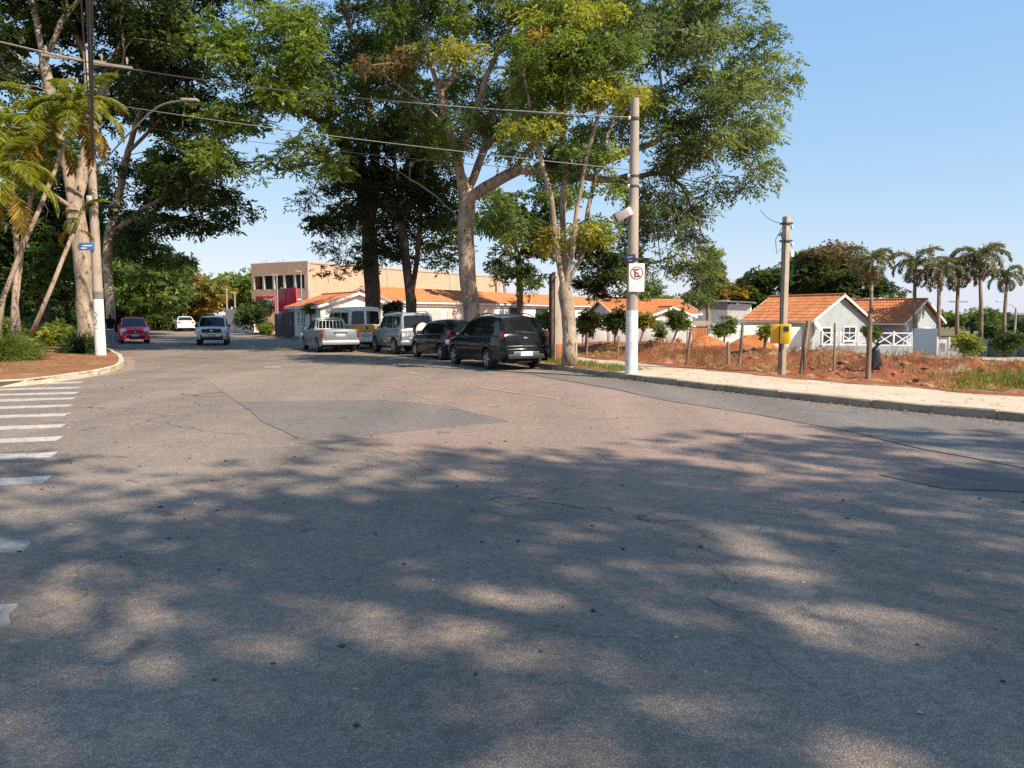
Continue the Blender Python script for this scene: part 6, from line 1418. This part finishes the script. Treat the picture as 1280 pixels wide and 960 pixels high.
# soil heaps
def heap(label, px, dd, r_, h_, seed):
    c = P(px, 420, dd); z0 = zterr(c.x, c.y); m = MB(); nr_, ns = 14, 36
    for i in range(nr_ + 1):
        f = i / nr_
        for j in range(ns):
            a_ = 2 * math.pi * j / ns; rr_ = r_ * f * (1 + .22 * noise.noise(Vector((math.cos(a_) * 1.3, math.sin(a_) * 1.3, seed)))); x, y = rr_ * math.cos(a_) * 1.5, rr_ * math.sin(a_)
            z = h_ * (math.cos(f * math.pi) * .5 + .5) + .10 * noise.noise(Vector((x * 2.6, y * 2.6, seed))) + .05 * noise.noise(Vector((x * 7, y * 7, seed))) - .12 * f; m.v.append((x, y, z))
    for i in range(nr_):
        for j in range(ns): j2 = (j + 1) % ns; m.f.append((i * ns + j, (i + 1) * ns + j, (i + 1) * ns + j2, i * ns + j2))
    o = m.build('soil_heap', 'mound_soil', None, 180); o.location = (c.x, c.y, z0 + .02); return tag(o, label, 'soil heap', 'soil heaps')
heap('orange soil heap in front of the timber gate, left of two', 884, 40, 1.55, .95, 1.0)
heap('orange soil heap before the white wall, right of two', 938, 40, 1.75, 1.05, 5.0)
# stones and clods at the lot edge
def rock(label, px, py, s, seed, mat, grp):
    bm = bmesh.new(); bmesh.ops.create_icosphere(bm, subdivisions=2, radius=s)
    for v in bm.verts: v.co *= 1 + .35 * noise.noise(v.co / s * 1.2 + Vector((seed, 0, 0))); v.co.z *= .65
    me_ = bpy.data.meshes.new('clod'); bm.to_mesh(me_); bm.free(); o = link('clod', me_, mat, None, 50); q = G(px, py, .1); o.location = (q.x, q.y, lot_z(q.x, q.y, .4) + s * .3); return tag(o, label, 'clod', grp)
for i, (px, py, s, mt, lab) in enumerate(((1012, 472, .14, 'kerb_stone', 'pale stone at the pavement edge right of the leaning post'), (1150, 474, .14, 'lot_soil', 'dark clod right of the black bag'), (1192, 480, .10, 'kerb_stone', 'pale stone before the green grass'), (935, 461, .10, 'kerb_stone', 'small stone beside the dark wooden post'), (1125, 462, .22, 'lot_soil', 'large clod of roots and soil behind the black bag'))):
    rock(lab, px, py, s, i * 3.1, mt, 'stones and clods')

# ------------------------------------------------------------------ person behind the left pole
def person(label, loc, rz, h=1.72):
    root = thing('person', label, 'person', loc, rz)
    J = {'pelvis': (0, 0, .95), 'waist': (0, .01, 1.08), 'chest': (0, .0, 1.28), 'neck0': (0, -.01, 1.45), 'neck': (0, 0, 1.52), 'head0': (0, .02, 1.60), 'head1': (0, .015, 1.70),
         'hipL': (-.10, 0, .90), 'kneeL': (-.11, .03, .50), 'ankL': (-.115, -.02, .10), 'toeL': (-.13, .15, .045), 'hipR': (.10, 0, .90), 'kneeR': (.115, .01, .50), 'ankR': (.125, -.04, .10), 'toeR': (.15, .13, .045),
         'shL': (-.185, -.01, 1.41), 'elL': (-.27, -.05, 1.13), 'wrL': (-.215, .07, .93), 'shR': (.185, -.01, 1.41), 'elR': (.27, -.05, 1.13), 'wrR': (.215, .07, .93)}
    rad = {'pelvis': (.165, .12), 'waist': (.155, .115), 'chest': (.18, .125), 'neck0': (.10, .085), 'neck': (.055, .055), 'head0': (.075, .09), 'head1': (.07, .085), 'hipL': (.095, .10), 'kneeL': (.068, .07), 'ankL': (.05, .055), 'toeL': (.042, .035), 'hipR': (.095, .10), 'kneeR': (.068, .07), 'ankR': (.05, .055), 'toeR': (.042, .035),
           'shL': (.075, .075), 'elL': (.058, .058), 'wrL': (.045, .045), 'shR': (.075, .075), 'elR': (.058, .058), 'wrR': (.045, .045)}
    E = [('pelvis', 'waist'), ('waist', 'chest'), ('chest', 'neck0'), ('neck0', 'neck'), ('neck', 'head0'), ('head0', 'head1'), ('pelvis', 'hipL'), ('hipL', 'kneeL'), ('kneeL', 'ankL'), ('ankL', 'toeL'), ('pelvis', 'hipR'), ('hipR', 'kneeR'), ('kneeR', 'ankR'), ('ankR', 'toeR'), ('chest', 'shL'), ('shL', 'elL'), ('elL', 'wrL'), ('chest', 'shR'), ('shR', 'elR'), ('elR', 'wrR')]
    names = list(J); me_ = bpy.data.meshes.new('body'); me_.from_pydata([J[k] for k in names], [(names.index(a), names.index(b)) for a, b in E], [])
    o = bpy.data.objects.new('body_source', me_); COL.objects.link(o); sk = o.modifiers.new('skin', 'SKIN'); su = o.modifiers.new('sub', 'SUBSURF'); su.levels = 2; su.render_levels = 2
    for i, k in enumerate(names): me_.skin_vertices[0].data[i].radius = rad[k]; me_.skin_vertices[0].data[i].use_root = (k == 'pelvis')
    dg_ = bpy.context.evaluated_depsgraph_get(); ev = o.evaluated_get(dg_); nm = bpy.data.meshes.new_from_object(ev); nm.name = 'body'
    bpy.data.objects.remove(o)
    nm.materials.clear()
    for mt in (plain('skin', (.30, .17, .11), .6), plain('jacket', (.008, .009, .012), .9, 0, 0, .1), plain('jeans', (.13, .22, .36), .9), plain('shoes', (.62, .60, .57), .7), plain('hair', (.012, .010, .009), .7)): nm.materials.append(mt)
    for p in nm.polygons:
        c = p.center
        p.material_index = 3 if c.z < .11 else 2 if c.z < .93 and abs(c.x) < .20 else 1 if c.z < 1.50 else 4 if (c.z > 1.66 or c.y < .0) else 0
        p.use_smooth = True
    b = link('body', nm, None, root)
    bbox_obj('shirt_hem', (.36, .25, .06), .03, plain('shirt', (.58, .60, .62), .9), root, (0, .005, .925))
    bbox_obj('bag', (.12, .2, .42), .05, 'jacket', root, (.27, -.02, .98))
    bbox_obj('nose', (.025, .03, .04), .01, 'skin', root, (0, .105, 1.63))
    root.scale = (h / 1.76,) * 3
    return root
pp = G(139, 434.5, 0); person('person in dark jacket and blue jeans standing behind the painted pole base', (pp.x, pp.y, .0), math.radians(25))

# ------------------------------------------------------------------ grass, litter
def blades(name, label, pts, hgt, pal, seed, per=9, spread=.10, wd=.012):
    rng = np.random.default_rng(seed); n = len(pts) * per; base = np.repeat(np.array(pts), per, axis=0) + rng.normal(size=(n, 3)) * [spread, spread, 0]
    ax = rng.normal(size=(n, 3)) * [.45, .45, .1] + [0, 0, 1.0]; c = np.array([PAL[pal][int(k)] for k in rng.integers(0, 4, n)]) * (1 + rng.normal(size=(n, 1)) * .15)
    v, q, cc = leaf_cards(rng, base, ax, rng.normal(size=(n, 3)), hgt * (.5 + .8 * rng.random(n)), np.full(n, wd), cc if False else c)
    return stuff(link(name, np_mesh(name, v, q, cc), 'leaf'), label, 'grass')
PAL['straw'] = [(.34, .25, .12), (.28, .20, .09), (.22, .18, .07), (.40, .30, .16)]; PAL['lime'] = [(.16, .23, .03), (.12, .19, .025), (.20, .25, .04), (.10, .16, .025)]
rng = np.random.default_rng(77)
def lot_pts(n, fn):
    out = []
    while len(out) < n:
        q = 3.3 + rng.random() * 11; t = -10 + rng.random() * 36; p = W(kerb_s(t) + q, t)
        if fn(q, t): out.append((p.x, p.y, lot_z(p.x, p.y, sm(3.05, 4.4, q)) + .03))
    return out
blades('dry_grass', 'dry straw-coloured weeds over the red soil lot', lot_pts(1700, lambda q, t: noise.noise(Vector((q * .45, t * .35, 2))) > .08), .16, 'straw', 5, 9, .14, .014)
blades('green_weeds', 'scattered green weeds in the soil lot', lot_pts(260, lambda q, t: q > 3.6 and noise.noise(Vector((q * .5, t * .3, 9))) > .12), .14, 'mid', 6, 10, .16, .016)
def gxy(px, py): p = G(px, py, .1); return (p.x, p.y, lot_z(p.x, p.y, .5) + .03)
blades('lawn_patch', 'bright green grass patch at the right edge beside the pavement', [gxy(px, py) for px, py in zip(rng.uniform(1195, 1420, 1100), rng.normal(480, 4.2, 1100))], .15, 'lime', 7, 10, .10, .014)
def walk_pts(px0, px1, py0, py1, n): return [tuple(G(a, b, .15)) for a, b in zip(rng.uniform(px0, px1, n), rng.uniform(py0, py1, n))]
blades('kerb_grass', 'weedy grass around the foot of the forked tree', [(p[0], p[1], .15) for p in [tuple(W(kerb_s(t) + q, t)) for t, q in zip(rng.uniform(16, 22.5, 260), rng.uniform(.25, 1.3, 260))]], .13, 'bright', 8, 9, .08, .014)
vp = []
while len(vp) < 900:
    px, py = rng.uniform(-40, 130), rng.uniform(425, 468); p = G(px, py, .13)
    if noise.noise(Vector((p.x * .6, p.y * .5, 4))) > .08 and p.x < -12.6: vp.append((p.x, p.y, .13))
blades('verge_grass', 'thin dry grass over the red verge', vp, .06, 'straw', 9, 7, .12, .010)
# fallen leaves on road, kerb and verge
def litter(name, label, pts, size, pal, seed):
    g = np.random.default_rng(seed); n = len(pts); a_ = g.random(n) * 6.28
    ax = np.stack([np.cos(a_), np.sin(a_), g.normal(size=n) * .15], 1); c = np.array([PAL[pal][int(k)] for k in g.integers(0, 4, n)])
    v, q, cc = leaf_cards(g, np.array(pts), ax, np.tile([0, 0, 1.0], (n, 1)) + g.normal(size=(n, 3)) * .25, size * (.5 + g.random(n)), size * (.3 + .3 * g.random(n)), c)
    return stuff(link(name, np_mesh(name, v, q, cc), 'leaf_dull'), label, 'leaves')
PAL['litter'] = [(.30, .19, .09), (.38, .27, .14), (.20, .12, .06), (.44, .33, .18)]
pts = [(W(kerb_s(t) - abs(q), t).x, W(kerb_s(t) - abs(q), t).y, .03) for t, q in zip(rng.uniform(-4, 26, 900), rng.normal(0, .28, 900))]
pts += [(p[0], p[1], .155) for p in [tuple(W(kerb_s(t) + q, t)) for t, q in zip(rng.uniform(-4, 30, 420), rng.uniform(.2, 3.0, 420))]]
litter('kerb_leaves', 'dry fallen leaves along the right kerb', pts, .06, 'litter', 21)
litter('road_leaves', 'scattered dry leaf bits on the road', [(x, y, .026) for x, y in zip(rng.uniform(-9, 9, 260), rng.uniform(1.8, 18, 260)) if x < .57 * y + 3], .035, 'litter', 22)
litter('verge_leaves', 'dry leaf litter over the red verge', [(p.x, p.y, .14) for p in [G(a, b, .13) for a, b in zip(rng.uniform(-30, 140, 1500), rng.uniform(424, 470, 1500))] if p.x < -12.7], .07, 'litter', 23)

# grit on the road and rubble in the lot, too small and many to count
def crumbs(name, label, pts, sizes, mat, seed, cat):
    g = np.random.default_rng(seed); base = np.array([(0, 0, 1), (1, 0, 0), (0, 1, 0), (-1, 0, 0), (0, -1, 0), (0, 0, -.6)], float)
    tri = np.array([(0, 1, 2), (0, 2, 3), (0, 3, 4), (0, 4, 1), (5, 2, 1), (5, 3, 2), (5, 4, 3), (5, 1, 4)]); n = len(pts)
    v = base[None] * sizes[:, None, None] * (1 + g.normal(size=(n, 6, 1)) * .25) * [1.2, .9, .55]
    a_ = g.random(n) * 6.28; c_, s_ = np.cos(a_), np.sin(a_); x = v[..., 0] * c_[:, None] - v[..., 1] * s_[:, None]; y = v[..., 0] * s_[:, None] + v[..., 1] * c_[:, None]
    v = np.stack([x, y, v[..., 2]], -1) + np.array(pts)[:, None, :]; f = (tri[None] + (np.arange(n) * 6)[:, None, None]).reshape(-1, 3)
    return stuff(link(name, np_mesh(name, v.reshape(-1, 3), f), mat), label, cat)
g_ = np.random.default_rng(5)
rp_ = [(x, y, .006) for x, y in zip(g_.uniform(-10, 10, 900), g_.uniform(1.7, 20, 900)) if x < .55 * y + 2.5 and x > -.75 * y - 2]
crumbs('road_grit', 'small dark grit and bits scattered on the asphalt', rp_, np.abs(g_.normal(0, .008, len(rp_))) + .004, 'metal_dark', 6, 'grit')
rp_ = [(x, y, .006) for x, y in zip(g_.uniform(-10, 10, 420), g_.uniform(1.7, 16, 420)) if x < .55 * y + 2.5 and x > -.75 * y - 2]
crumbs('pale_grit', 'small pale pebbles scattered on the asphalt', rp_, np.abs(g_.normal(0, .006, len(rp_))) + .003, 'kerb_white', 7, 'grit')
lp_ = lot_pts(1500, lambda q, t: noise.noise(Vector((q * .6, t * .5, 14))) > -.1)
crumbs('lot_rubble', 'crumbled clods and stones over the red soil', [(a, b, c + .01) for a, b, c in lp_], np.abs(g_.normal(0, .05, 1500)) + .02, rough_mat('rubble', (.22, .085, .045), (.40, .24, .14), 3.0, 20, (.46, .36, .26), .01, .97), 8, 'rubble')
blades('dead_roots', 'matted dead roots and stalks over the soil bank', lot_pts(700, lambda q, t: 5.5 < q < 11 and noise.noise(Vector((q * .4, t * .35, 21))) > .02), .30, 'brown', 31, 8, .22, .014)
